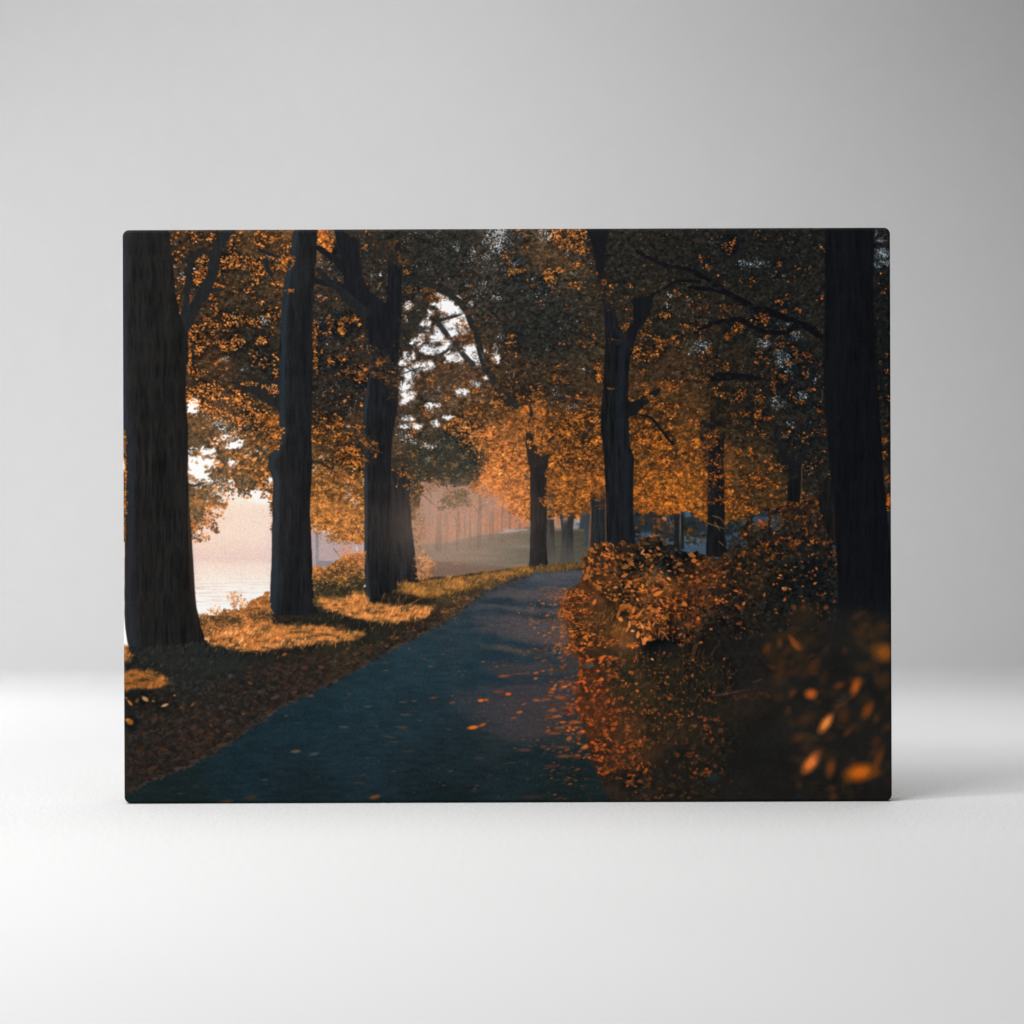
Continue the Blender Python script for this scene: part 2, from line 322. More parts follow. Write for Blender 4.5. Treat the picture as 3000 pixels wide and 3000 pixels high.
    HB = (
        Z(0, 0, [(520, 380, 6, 5, .55), (585, 475, 14, 10, .72), (1350, 880, 12, 7, .7), (1370, 915, 9, 6, .7), (1070, 845, 4, 8, .6), (990, 1255, 12, 7, .72), (1170, 1370, 8, 6, .6), (690, 1700, 20, 22, 1.0), (770, 1770, 18, 9, .75), (960, 1880, 18, 13, .85), (900, 1850, 14, 9, .7), (710, 412, 5, 4, .9)]) +
        Z(0, 1, [(950, 60, 20, 13, .9), (1030, 210, 38, 22, 1.1), (1060, 130, 30, 14, .8), (740, 400, 40, 34, 1.2), (800, 330, 34, 24, 1.), (720, 480, 34, 34, 1.2), (760, 560, 34, 22, 1.), (700, 270, 9, 6, .9), (860, 420, 30, 20, .9), (1070, 410, 16, 16, 1.), (1200, 60, 8, 5, .6), (1330, 300, 20, 8, .9), (1210, 340, 8, 7, .8), (1190, 260, 10, 9, .8), (930, 620, 26, 14, .8), (1080, 600, 16, 12, .9), (960, 590, 20, 16, .8), (1430, 560, 8, 16, .9), (1410, 610, 14, 12, .8), (830, 560, 18, 12, .9),
                 (1250, 900, 70, 80, 1.3), (1150, 1060, 110, 110, 1.4), (1050, 1250, 120, 90, 1.4), (960, 1600, 130, 120, 1.4), (1300, 1500, 60, 90, 1.4), (1320, 760, 40, 34, 1.2), (1000, 1100, 40, 50, 1.3), (820, 1180, 40, 22, 1.1), (900, 680, 12, 9, .7), (40, 430, 6, 22, .9), (40, 150, 4, 4, .6), (38, 600, 5, 12, .5)]) +
        Z(1, 0, [(1310, 760, 24, 20, 1.2), (1370, 810, 26, 18, 1.1), (1420, 880, 24, 18, 1.1), (1330, 920, 28, 16, 1.1), (1340, 970, 26, 24, 1.2), (1420, 930, 24, 26, 1.1), (1440, 1000, 18, 14, .9), (1110, 925, 16, 10, 1.), (1240, 980, 16, 18, 1.), (1080, 1010, 22, 12, .8), (1220, 1060, 22, 13, .85), (1030, 1090, 20, 12, .85), (1130, 1170, 20, 10, .85), (1270, 1180, 24, 13, 1.), (1310, 1110, 18, 8, .8), (960, 1230, 20, 13, .9), (1170, 1200, 16, 8, .9), (920, 1290, 18, 13, .85), (1080, 1330, 30, 14, .95), (1150, 1300, 12, 7, .8), (960, 1420, 16, 26, 1.15), (930, 1500, 18, 16, 1.1), (1000, 1400, 14, 8, .9), (900, 1560, 10, 13, 1.), (960, 1600, 24, 13, .95), (920, 1660, 14, 11, .9), (1580, 1240, 20, 24, 1.2), (1550, 1180, 18, 15, 1.), (1620, 1280, 12, 12, 1.), (1660, 1180, 10, 12, .8), (1780, 1260, 15, 10, .9), (1400, 1250, 26, 14, .85), (1470, 1220, 15, 10, .8), (1460, 1570, 22, 11, .8), (1590, 1490, 16, 8, .75), (1700, 1440, 13, 6, .7), (950, 760, 14, 13, .75), (930, 880, 8, 13, .65), (1240, 660, 10, 9, .75), (1280, 710, 15, 9, .85), (1420, 690, 11, 10, .75), (1160, 830, 12, 9, .75), (1560, 750, 9, 9, .6), (1530, 930, 10, 15, .8), (1500, 880, 8, 8, .7), (1470, 900, 8, 8, .7), (1180, 740, 9, 7, .7), (1520, 1140, 22, 6, .75), (1190, 1700, 26, 9, .85), (1170, 1760, 10, 8, .7), (950, 1830, 30, 8, .75), (900, 1900, 22, 9, .7), (1230, 1880, 20, 10, .9), (1080, 1890, 12, 6, .7), (1320, 1810, 16, 8, .75),
                 (1790, 110, 28, 26, .82), (1720, 80, 15, 12, .75), (1830, 60, 15, 10, .75), (1810, 220, 15, 15, .75), (1400, 215, 11, 11, .62), (1560, 260, 9, 15, .65), (1690, 150, 10, 10, .65), (1680, 310, 10, 7, .6), (1780, 690, 13, 5, .6), (1670, 540, 8, 5, .6), (690, 465, 4, 5, .9), (605, 480, 4, 10, .85), (360, 370, 4, 7, .6), (410, 598, 10, 4, .75), (210, 415, 4, 6, .5), (75, 390, 6, 8, .6), (120, 660, 9, 3, .6), (190, 1120, 3, 3, .9), (85, 185, 5, 4, .6)]) +
        Z(1, 1, [(930, 170, 18, 10, .85), (1160, 260, 28, 6, .9), (1130, 240, 18, 5, .85), (1050, 60, 26, 9, .75), (1220, 40, 18, 14, .85), (1040, 210, 22, 6, .7), (900, 130, 15, 8, .7), (370, 640, 7, 15, .8), (385, 720, 9, 13, .75), (450, 770, 12, 7, .85), (160, 345, 13, 7, .7), (60, 470, 5, 11, .8), (440, 480, 6, 6, .7), (530, 600, 5, 12, .6), (1150, 370, 8, 6, .55), (400, 50, 9, 7, .7), (130, 1080, 30, 12, .9), (200, 1250, 60, 40, 1.2), (70, 1200, 20, 60, 1.2), (380, 1190, 40, 14, 1.)]) +
        Z(2, 0, [(30, 100, 10, 15, .75), (440, 90, 15, 15, .82), (510, 70, 10, 13, .75), (470, 140, 10, 7, .7), (200, 355, 11, 7, .72), (20, 220, 9, 9, .7), (360, 510, 5, 5, .6), (30, 680, 8, 3, .7), (485, 655, 5, 3, .8), (60, 1060, 11, 9, .75), (10, 1150, 9, 11, .85), (15, 1250, 13, 17, .95), (680, 260, 5, 6, .6), (570, 1570, 6, 12, .5), (690, 1725, 7, 5, .6), (760, 1710, 6, 7, .55), (830, 1355, 6, 3, .6), (1640, 650, 9, 5, .7), (1610, 750, 9, 7, .6), (1820, 700, 7, 4, .65), (1840, 1190, 8, 8, .6)]) +
        Z(3, 0, [(700, 1115, 13, 12, .8), (880, 1250, 15, 16, .84), (840, 1310, 10, 8, .75), (945, 1310, 9, 8, .75), (830, 1200, 9, 8, .6), (1060, 1605, 13, 9, .72), (820, 1680, 16, 14, .66), (1180, 1470, 5, 6, .6), (100, 1130, 24, 16, .62), (930, 925, 13, 5, .72), (1000, 1040, 13, 13, .62), (1125, 1865, 6, 3, .8), (600, 360, 26, 9, .52), (480, 350, 9, 11, .52), (890, 470, 5, 4, .6), (940, 1380, 11, 9, .6), (960, 1880, 11, 9, .55)]))
    mid_gap = lambda b: 1150 < b[0] < 1430 and 840 < b[1] < 1260
    holes = blobs([b for b in HB if b[4] > .86 or mid_gap(b)], 1.4)
    FL = [b for b in HB if b[4] <= .86 and not mid_gap(b)]
    holes = holes*(1+.24*blobs([(1310, 1010, 120, 170, 1, -15), (1200, 1110, 50, 60)])+.3*blobs([(600, 1390, 70, 70)]))
    ln = vnoise(7, 5, 33, 3)*.6+vnoise(26, 18, 34, 2)*.4
    canopy_low = poly([(300, 600), (2700, 600), (2700, 1500), (2430, 1500), (2390, 1490), (2250, 1500), (2180, 1520), (2080, 1545), (2010, 1500), (1960, 1510), (1860, 1500), (1770, 1490), (1700, 1510), (1605, 1520), (1570, 1530), (1545, 1520), (1500, 1500), (1480, 1440), (1440, 1430), (1390, 1400), (1370, 1425), (1330, 1420), (1290, 1405), (1240, 1420), (1215, 1520), (1075, 1590), (1020, 1590), (960, 1575), (905, 1555), (800, 1470), (755, 1455), (700, 1440), (670, 1470), (640, 1530), (615, 1560), (590, 1592), (560, 1590), (300, 1590)], 16, 22, 21)
    sky_hole = np.clip(holes*1.5+(ln-.5)*1.8, 0, 2)
    cov = canopy_low*(1-sstep(.66, .8, sky_hole))
    IMGsky = IMG.copy()
    n = vnoise(15, 11, 40, 3); n2 = vnoise(60, 46, 41, 3)
    lay(cov, tone*(.62+.52*n+.3*n2)[..., None])
    keep = canopy_low*np.clip(1-holes*1.25, 0, 1)
    # lighter warm haze low in the middle
    D = keep*(.5+n2)
    tone_leaves(D, 52000, (6, 15), .55, 1.55, al=.75)
    hole_edge = canopy_low*np.clip(holes, 0, 1)*(cov > .5)
    tone_leaves(np.clip(hole_edge, 0, 1)+1e-6, 5000, (5, 11), .5, 1.3, al=.9)
    # sprays of dark leaf across the bright gaps
    gap = np.clip(holes, 0, 1)*canopy_low*(SX > 1150)*(SX < 1480)*(SY > 850)*sstep(.46, .62, vnoise(22, 14, 77, 3))
    leaves(gap, 800, (5, 10), [((58, 48, 40), 3), ((92, 66, 46), 2), ((120, 78, 44), 1)], al=(.6, .95))
    gap = np.clip(holes, 0, 1)*canopy_low*(SX < 830)*(SY > 1190)*(SY < 1480)*sstep(.5, .62, vnoise(26, 16, 78, 3))
    leaves(gap, 420, (7, 13), [((150, 92, 50), 3), ((92, 62, 40), 2), ((56, 46, 36), 2)], al=(.7, 1.), shape=1)
    # lit leaves: everywhere a little, in clumps; then the clusters that can be seen in the photograph
    clump = sstep(.53, .68, vnoise(46, 34, 51, 3))*sstep(.36, .6, vnoise(16, 12, 52, 2))
    amt = ctrl([(560, 720, (.5,)*3), (700, 730, (1.,)*3), (800, 760, (.9,)*3), (700, 880, (.45,)*3), (600, 1000, (1.1,)*3), (740, 1000, (.7,)*3), (760, 1130, (.4,)*3), (650, 1200, (1.2,)*3), (800, 1250, (1.2,)*3), (700, 1350, (1.2,)*3), (960, 900, (.12,)*3), (940, 1000, (.45,)*3), (950, 1150, (.35,)*3), (1000, 1270, (1.3,)*3), (980, 1420, (2.2,)*3), (1000, 1520, (2.2,)*3), (1200, 740, (.15,)*3), (1400, 750, (.12,)*3), (1600, 710, (1.,)*3), (1650, 830, (.15,)*3), (1550, 950, (.1,)*3), (1350, 1120, (1.0,)*3), (1250, 1200, (.7,)*3), (1430, 1230, (2.,)*3), (1600, 1110, (.5,)*3), (1560, 1240, (1.6,)*3), (1680, 1270, (1.7,)*3), (1480, 1380, (2.6,)*3), (1620, 1440, (2.2,)*3), (1330, 1350, (.25,)*3), (1230, 1290, (.6,)*3), (1900, 740, (.08,)*3), (2200, 760, (.1,)*3), (1950, 950, (.6,)*3), (1950, 1080, (1.,)*3), (2150, 1000, (.35,)*3), (2300, 1050, (.5,)*3), (2350, 1200, (.4,)*3), (1920, 1280, (1.7,)*3), (1950, 1430, (2.2,)*3), (2050, 1400, (1.6,)*3), (2180, 1400, (.8,)*3), (2200, 1250, (.3,)*3), (2350, 1400, (.15,)*3), (2600, 1000, (.1,)*3)], 90)[..., 0]
    L = keep*clump*amt
    left = L*(SX < 1100); mid = L*(SX >= 1100)*(SX < 1760); right = L*(SX >= 1760)
    leaves(left*(SY < 1330), 1500, (5, 13), OR)
    leaves(left*(SY >= 1330), 2400, (4, 10), OR+YL)
    leaves(mid*(SY < 1100), 1000, (3, 9), ORD+OR[2:])
    leaves(mid*(SY >= 1100), 5200, (3, 9), OR)
    leaves(right*(SY < 1230), 1500, (3, 8), ORR+OR)
    leaves(right*(SY >= 1230), 3600, (3, 9), ORR+OR)
    # thick sunlit boughs of the middle and right
    wob = .35+sstep(.35, .62, vnoise(20, 15, 61, 3))
    B1 = blobs(Z(2, 1, [(60, 520, 40, 40), (160, 620, 46, 40), (240, 740, 34, 40), (270, 850, 26, 30), (300, 560, 16, 60), (180, 760, 36, 34), (230, 350, 30, 20), (20, 690, 14, 12), (80, 420, 40, 20)])+Z(1, 1, [(1600, 200, 40, 40), (1680, 160, 36, 30), (1800, 300, 44, 40), (1700, 520, 40, 36), (1800, 590, 44, 40), (1640, 620, 30, 20), (1880, 700, 30, 30), (1430, 60, 40, 20), (1480, 100, 30, 20), (1800, 690, 12, 16), (1720, 330, 30, 24)]))
    leaves(B1*wob, 6500, (4, 10), [((232, 146, 72), 3), ((208, 122, 56), 4), ((176, 102, 50), 4), ((132, 82, 44), 3), ((100, 66, 40), 1)], al=(.5, .95), sharp=2.2)
    B2 = blobs(Z(2, 1, [(560, 280, 40, 22), (450, 220, 26, 20), (600, 400, 34, 26), (700, 480, 44, 40), (560, 520, 24, 22), (560, 700, 30, 34), (700, 780, 48, 36), (600, 820, 34, 20), (800, 820, 26, 16), (860, 700, 16, 30), (940, 500, 24, 60), (960, 150, 14, 40), (900, 60, 36, 20), (760, 60, 40, 26), (640, 180, 36, 30), (800, 330, 40, 30), (980, 590, 20, 14), (560, 880, 16, 8)]))
    leaves(B2*wob, 4200, (3, 9), [((224, 132, 48), 2), ((196, 112, 40), 4), ((156, 90, 36), 4), ((108, 66, 32), 4)], al=(.6, 1.))
    B3 = blobs(Z(2, 1, [(1340, 80, 30, 26), (1320, 300, 26, 40), (1400, 420, 30, 24), (1560, 330, 34, 46), (1540, 250, 28, 24), (1620, 400, 26, 20), (1740, 250, 16, 20), (1720, 500, 16, 30), (1440, 600, 40, 40), (1560, 560, 34, 24), (1650, 700, 34, 34), (1400, 740, 34, 24), (1380, 830, 26, 12), (1640, 830, 36, 16), (1760, 720, 26, 24), (1840, 780, 26, 20), (1880, 660, 24, 24), (1830, 470, 18, 30), (1900, 560, 16, 20), (1330, 700, 10, 10), (1500, 840, 24, 10), (1860, 330, 24, 26), (1650, 140, 40, 20), (1450, 160, 30, 20)])+Z(3, 1, [(20, 700, 20, 40), (60, 560, 24, 18), (110, 520, 20, 12), (180, 720, 22, 22), (160, 130, 12, 20), (300, 240, 20, 14), (80, 220, 20, 20), (130, 400, 18, 14), (280, 780, 16, 10), (390, 800, 22, 20), (460, 850, 26, 20), (560, 840, 24, 18), (540, 780, 18, 20), (720, 600, 34, 14), (630, 500, 18, 14), (690, 560, 20, 10), (790, 620, 14, 10), (560, 310, 14, 10), (520, 590, 10, 14), (640, 620, 12, 8), (430, 300, 18, 10), (350, 560, 14, 20)]))
    leaves(B3*wob, 5600, (3, 9), [((226, 128, 42), 2), ((196, 106, 34), 4), ((154, 82, 30), 4), ((104, 60, 28), 4)], al=(.6, 1.))
    B4 = blobs(Z(1, 1, [(200, 560, 50, 40), (120, 700, 40, 40), (240, 820, 50, 36), (110, 880, 36, 34), (340, 960, 46, 30), (220, 1020, 50, 24), (420, 1060, 34, 24), (480, 900, 24, 30), (480, 640, 18, 30), (400, 560, 24, 14), (330, 1120, 36, 14), (90, 1010, 26, 14)]))
    leaves(B4*wob, 4000, (3.5, 8), [((228, 156, 78), 2), ((200, 130, 60), 4), ((160, 102, 50), 4), ((112, 76, 42), 4), ((72, 54, 36), 2)], al=(.6, 1.))
    B5 = blobs(Z(1, 1, [(430, 320, 50, 14), (380, 280, 46, 12), (520, 380, 30, 14), (350, 540, 30, 14), (500, 330, 30, 12), (210, 180, 14, 20), (500, 100, 12, 24), (330, 160, 26, 20), (600, 210, 30, 12), (230, 30, 40, 16), (100, 190, 20, 12), (160, 110, 26, 14), (640, 330, 14, 10), (430, 420, 30, 14), (560, 420, 14, 10)])+Z(1, 0, [(450, 1400, 40, 20), (600, 1330, 40, 26), (720, 1380, 34, 20), (800, 1480, 20, 30), (560, 1280, 30, 16), (780, 1600, 20, 20)]))
    leaves(B5*wob, 1500, (5, 12), OR, ang=(-20, 30))
    B6 = blobs(Z(0, 1, [(780, 900, 34, 30), (830, 830, 36, 26), (760, 780, 24, 20), (940, 800, 20, 20), (900, 860, 24, 18), (740, 1090, 20, 18), (820, 1110, 12, 8), (900, 1020, 16, 8), (840, 980, 20, 10), (740, 980, 20, 20), (720, 1000, 14, 20), (860, 640, 30, 14), (1000, 680, 14, 24), (1190, 680, 16, 16), (1160, 560, 30, 24), (1280, 540, 40, 24), (1200, 440, 40, 20), (1320, 400, 40, 24), (1140, 370, 16, 24), (980, 430, 34, 20), (920, 470, 20, 14), (1380, 510, 20, 20), (1250, 620, 34, 14), (1350, 260, 40, 24), (1250, 160, 40, 20), (1400, 130, 34, 34), (1100, 40, 40, 16), (860, 140, 30, 20), (760, 120, 26, 14), (1000, 330, 20, 12), (720, 310, 14, 8), (1050, 100, 20, 10), (940, 240, 20, 14), (1440, 820, 5, 60), (1440, 620, 6, 14), (45, 800, 5, 60, .8), (45, 250, 5, 40, .8), (42, 1040, 4, 30, .6)]))
    leaves(B6*wob, 1900, (7, 15), [((222, 142, 72), 2), ((184, 112, 52), 4), ((130, 82, 44), 4), ((84, 58, 38), 4), ((58, 48, 36), 3)], shape=1, ang=(10, 50))
    dkl = blobs(Z(0, 1, [(720, 140, 26, 34), (760, 200, 26, 20), (700, 300, 14, 12), (780, 600, 20, 10), (820, 610, 12, 10), (740, 890, 14, 20), (900, 490, 20, 12), (930, 560, 16, 10), (1150, 680, 10, 14), (1120, 560, 18, 16), (1200, 620, 30, 10), (1330, 330, 26, 14), (880, 60, 40, 20), (1050, 60, 20, 12), (920, 1040, 6, 6)]))
    leaves(dkl, 520, (8, 16), [((52, 46, 36), 3), ((40, 38, 32), 3), ((74, 56, 40), 2)], shape=1, ang=(0, 60))
    # dark spray over the haze, right of the fourth trunk
    sp = blobs(Z(1, 1, [(1300, 420, 60, 40), (1450, 470, 46, 30), (1540, 440, 24, 16), (1400, 560, 36, 16), (1270, 540, 30, 20), (1480, 570, 16, 10), (1220, 470, 30, 20), (1330, 320, 50, 30), (1130, 350, 60, 30), (1430, 350, 34, 20)]))
    leaves(sp*wob, 2600, (5, 12), [((44, 48, 42), 4), ((58, 56, 44), 3), ((86, 70, 46), 2), ((140, 92, 48), 1)], ang=(0, 50))
    sp = blobs(Z(1, 1, [(1400, 740, 34, 20), (1360, 800, 26, 10), (1450, 700, 20, 12), (1470, 770, 16, 10), (1260, 830, 12, 6), (1530, 800, 7, 4), (1310, 760, 16, 10)]))
    leaves(sp, 330, (5, 11), [((70, 66, 50), 4), ((104, 84, 54), 3), ((144, 104, 60), 1)], ang=(0, 50), al=(.6, .95))
    for q in ([(1290, 610), (1350, 690)], [(1080, 700), (1210, 820)], [(980, 720), (1060, 850)], [(990, 640), (1120, 620)], [(1120, 640), (1190, 760)]): stroke(Z(1, 1, q), 3, 1.5, (72, 58, 50), .8)
    lw = blobs(Z(1, 1, [(1060, 640, 34, 20), (1150, 640, 26, 14), (1020, 760, 16, 30), (1030, 860, 14, 20), (1110, 580, 30, 12), (1050, 1020, 16, 34), (1040, 1130, 14, 30)]))
    leaves(lw, 620, (4, 9), [((138, 96, 62), 3), ((98, 74, 54), 3), ((176, 118, 72), 2)], al=(.5, .9))
    # named clusters, top left
    C1 = [(760, 110, 28, 19, 16), (870, 120, 16, 12, 22), (1010, 120, 12, 37, 26), (1050, 200, 16, 37, 36), (770, 390, 20, 34, 190), (740, 500, 15, 16, 90), (990, 360, 28, 14, 80), (1080, 340, 16, 22, 70), (1180, 340, 28, 19, 60), (1290, 410, 22, 31, 80), (1290, 140, 19, 16, 16), (1370, 190, 12, 9, 10), (1420, 310, 19, 9, 20), (1560, 350, 25, 14, 40), (1480, 400, 19, 12, 18), (1400, 460, 19, 12, 20), (1560, 230, 25, 47, 60), (1360, 100, 19, 25, 18), (900, 780, 10, 25, 36), (1080, 880, 28, 19, 90), (830, 920, 25, 14, 50), (720, 980, 19, 12, 40), (890, 980, 12, 16, 26), (1000, 960, 19, 16, 30), (1250, 900, 19, 12, 30), (1300, 930, 14, 11, 26), (1330, 1090, 16, 12, 50), (1110, 1090, 16, 14, 90), (980, 1110, 19, 12, 50), (1030, 1160, 19, 11, 40), (690, 1100, 16, 19, 70), (730, 1180, 14, 16, 50), (660, 1190, 5, 16, 30), (800, 1100, 12, 12, 30), (1320, 710, 19, 12, 18), (1330, 1290, 25, 14, 26), (1480, 1350, 12, 47, 60), (660, 1350, 12, 19, 40), (750, 1390, 19, 12, 26), (640, 1590, 14, 19, 50), (780, 1550, 31, 19, 60), (910, 1580, 17, 25, 80), (1100, 1640, 36, 17, 100), (1180, 1700, 30, 18, 80), (850, 1730, 25, 14, 80), (930, 1800, 28, 16, 80), (1280, 1780, 25, 19, 60), (1390, 1830, 36, 17, 80), (1150, 1850, 22, 16, 60), (700, 1650, 19, 12, 40), (1460, 1545, 14, 10, 50), (1220, 620, 12, 6, 14), (590, 320, 20, 9, 30), (600, 520, 12, 10, 24), (1460, 550, 8, 6, 8), (1430, 850, 16, 12, 24), (540, 680, 8, 30, 14), (570, 860, 8, 14, 14), (900, 570, 20, 8, 20)]
    for x, y, rx, ry, m in Z(0, 0, C1):
        leaves(blobs([(x, y, rx, ry)]), m*.8, (4, 11), ORH, shape=1, ang=(-30, 40))
    for x, y, rx, ry, m in Z(1, 0, [(130, 80, 10, 22, 60), (180, 120, 20, 30, 150), (200, 210, 12, 16, 60), (70, 960, 10, 20, 40), (130, 1020, 24, 5, 40), (210, 920, 12, 18, 60), (340, 910, 18, 12, 60), (420, 880, 18, 10, 50), (320, 990, 10, 14, 50), (80, 1250, 6, 40, 50), (70, 1120, 8, 30, 30), (210, 1280, 14, 14, 30), (330, 1250, 14, 10, 24), (930, 440, 14, 8, 24), (530, 210, 8, 4, 10), (560, 1600, 14, 10, 20), (120, 690, 16, 6, 10), (960, 600, 16, 8, 18), (1190, 690, 24, 14, 60), (1150, 610, 20, 8, 30), (1480, 960, 22, 16, 100), (1510, 1040, 20, 14, 90), (1450, 1090, 24, 12, 70), (1350, 1080, 16, 8, 40), (1550, 1100, 14, 14, 30), (1890, 300, 14, 20, 30), (1910, 400, 10, 20, 20), (1750, 1290, 10, 10, 30)]):
        leaves(blobs([(x, y, rx, ry)]), m, (4, 11), OR if x < 1300 else [((168, 100, 52), 3), ((130, 82, 46), 3), ((96, 64, 40), 2)], shape=1, ang=(-10, 40))
    for x, y, rx, ry, m in Z(2, 0, [(560, 100, 14, 20, 50), (680, 80, 36, 20, 160), (780, 90, 26, 24, 100), (650, 180, 18, 16, 80), (760, 200, 26, 16, 70), (840, 240, 14, 14, 30), (500, 470, 14, 20, 70), (530, 510, 14, 14, 60), (610, 420, 14, 8, 30), (770, 380, 16, 8, 30), (170, 420, 20, 14, 30), (220, 430, 22, 8, 30), (120, 290, 14, 8, 16), (730, 570, 14, 8, 26), (800, 570, 10, 10, 20), (1120, 570, 10, 8, 14), (1270, 575, 10, 6, 12), (1430, 900, 14, 20, 30), (1460, 960, 8, 26, 26), (1400, 1030, 16, 12, 24), (1220, 1000, 10, 20, 24), (1570, 850, 24, 8, 40), (1530, 1080, 12, 10, 60), (1560, 1130, 16, 12, 40), (1800, 980, 16, 12, 40), (1720, 650, 10, 12, 16), (1500, 1180, 30, 16, 50), (1450, 1230, 24, 14, 50), (1350, 1180, 12, 30, 40), (1700, 1080, 24, 14, 40), (1000, 1360, 14, 22, 60), (990, 1430, 8, 14, 24), (960, 1700, 14, 26, 90), (940, 1330, 10, 8, 20), (570, 1440, 10, 14, 24), (660, 1460, 14, 8, 20), (600, 1340, 14, 10, 16), (150, 1040, 14, 10, 22), (150, 1130, 14, 18, 26), (170, 1210, 20, 8, 20), (930, 1050, 8, 6, 8), (1380, 1760, 12, 8, 40), (1270, 1640, 10, 8, 16), (1420, 1580, 10, 6, 16), (30, 1640, 20, 36, 90), (90, 1720, 24, 20, 80), (800, 1830, 40, 20, 160), (880, 1880, 24, 16, 100), (650, 1880, 40, 16, 120), (1580, 1720, 30, 14, 60), (1660, 1780, 20, 14, 40)]):
        leaves(blobs([(x, y, rx, ry)]), m, (4, 10), OR, ang=(10, 45))
    for x, y, rx, ry, m in Z(3, 0, [(360, 215, 16, 14, 30), (415, 150, 6, 10, 14), (105, 310, 8, 12, 16), (165, 400, 14, 6, 16), (840, 360, 10, 8, 14), (700, 870, 18, 14, 50), (720, 920, 8, 8, 20), (1020, 795, 8, 5, 16), (860, 720, 14, 6, 14), (880, 820, 14, 6, 16), (460, 960, 16, 14, 50), (430, 1000, 22, 8, 30), (360, 1050, 12, 10, 40), (110, 1070, 8, 6, 14), (180, 1180, 8, 14, 30), (730, 1045, 10, 5, 16), (860, 1120, 8, 5, 14), (1000, 1280, 22, 8, 40), (1110, 1220, 16, 14, 40), (930, 1300, 8, 10, 24), (980, 1190, 10, 16, 20), (790, 1480, 6, 28, 50), (890, 1440, 10, 10, 40), (1090, 1400, 8, 16, 20), (1150, 1550, 12, 6, 20), (1030, 1660, 14, 6, 20), (960, 1600, 8, 10, 14), (640, 1780, 9, 16, 70), (690, 1690, 8, 14, 24), (660, 1640, 6, 10, 16), (730, 1815, 14, 6, 24), (480, 1600, 16, 14, 24), (480, 1780, 30, 8, 30), (640, 1240, 14, 20, 24), (730, 1290, 6, 14, 14), (340, 1320, 8, 12, 12), (560, 540, 22, 14, 18), (350, 780, 20, 10, 18), (120, 780, 14, 12, 18), (1220, 1750, 8, 6, 14), (1240, 680, 4, 5, 8), (1230, 1000, 6, 6, 10), (1830, 630, 8, 4, 8), (1890, 1010, 4, 8, 8), (1860, 1220, 6, 8, 8), (1800, 1290, 6, 6, 6), (1780, 1530, 4, 6, 8), (1860, 1380, 6, 8, 8)]):
        leaves(blobs([(x, y, rx, ry)]), m, (4, 10), ORR, ang=(20, 50))
    fine = vnoise(5, 3.6, 95, 2); fine2 = vnoise(9, 6, 96, 2)
    IMG = IMG*(1+cov[..., None]*((fine-.5)*.6+(fine2-.5)*.5)[..., None])
    tone_leaves(cov*(SY < 1400)+1e-7, 16000, (4, 11), .55, 1.75, al=.6, asp=(.25, .5), ang=(-12, 28))
    gz0 = blobs([(1310, 1010, 110, 170, 1, -20), (1200, 1110, 46, 60), (1250, 1230, 60, 30), (1180, 1180, 30, 60)])*(SX > 1160)
    tonematch(cov*(canopy_low > .3)*(1-.85*gz0), [(230, 60, (64, 46, 31)), (330, 60, (82, 56, 33)), (280, 200, (60, 45, 31)), (210, 250, (70, 50, 33)), (230, 330, (72, 51, 33)), (320, 330, (48, 41, 33)), (330, 480, (86, 61, 37)), (240, 470, (110, 74, 42)), (300, 560, (112, 78, 46)), (200, 560, (80, 60, 42)), (210, 740, (120, 84, 48)), (540, 60, (40, 37, 33)), (500, 30, (120, 76, 40)), (540, 250, (50, 41, 33)), (520, 400, (44, 38, 32)), (560, 560, (84, 58, 34)), (540, 640, (130, 86, 45)), (520, 720, (168, 112, 60)), (800, 60, (40, 39, 36)), (950, 60, (52, 47, 41)), (1090, 60, (74, 56, 38)), (1000, 170, (42, 40, 36)), (1050, 260, (37, 37, 34)), (700, 60, (38, 37, 33)), (720, 250, (44, 41, 36)), (740, 420, (60, 50, 40)), (900, 340, (60, 47, 35)), (880, 430, (86, 61, 38)), (800, 430, (84, 64, 44)), (1000, 400, (54, 43, 33)), (1100, 400, (58, 45, 32)), (1110, 470, (92, 60, 32)), (950, 540, (146, 90, 46)), (930, 630, (180, 110, 52)), (800, 560, (52, 50, 41)), (860, 590, (48, 50, 42)), (1130, 650, (124, 76, 36)), (1150, 560, (96, 60, 32)), (1010, 480, (120, 75, 38)), (1400, 60, (32, 31, 28)), (1600, 60, (28, 28, 26)), (1250, 60, (36, 34, 30)), (1350, 200, (43, 37, 29)), (1360, 330, (58, 43, 29)), (1500, 260, (40, 34, 27)), (1650, 230, (33, 31, 27)), (1350, 440, (78, 52, 29)), (1390, 550, (104, 65, 31)), (1400, 660, (134, 82, 33)), (1480, 640, (110, 68, 30)), (1560, 450, (44, 36, 27)), (1600, 620, (74, 50, 28)), (1690, 560, (32, 31, 28)), (1600, 350, (38, 33, 27)), (1700, 400, (30, 29, 27)), (1900, 300, (24, 24, 24))])
    # the bright gap above the fourth trunk: leaves and twigs against the light
    fr = gz0*np.clip(1-blur(1-cov, 5)*1.1, 0, 1)*sstep(.05, .35, blur(1-cov, 7))
    leaves(fr, 1100, (3, 8), [((74, 58, 44), 3), ((118, 78, 48), 3), ((52, 46, 40), 3), ((150, 96, 54), 2)], al=(.6, .95))
    leaves(gz0*sstep(.1, .4, blur(1-cov, 12))*sstep(.45, .6, vnoise(14, 10, 79, 2)), 2600, (2, 6.5), WH, asp=(.4, .8), al=(.5, 1.))
    leaves(gz0*sstep(.47, .6, vnoise(24, 16, 76, 3)), 2300, (3, 8), [((70, 54, 42), 3), ((110, 74, 48), 3), ((48, 44, 40), 3)], al=(.6, .95))
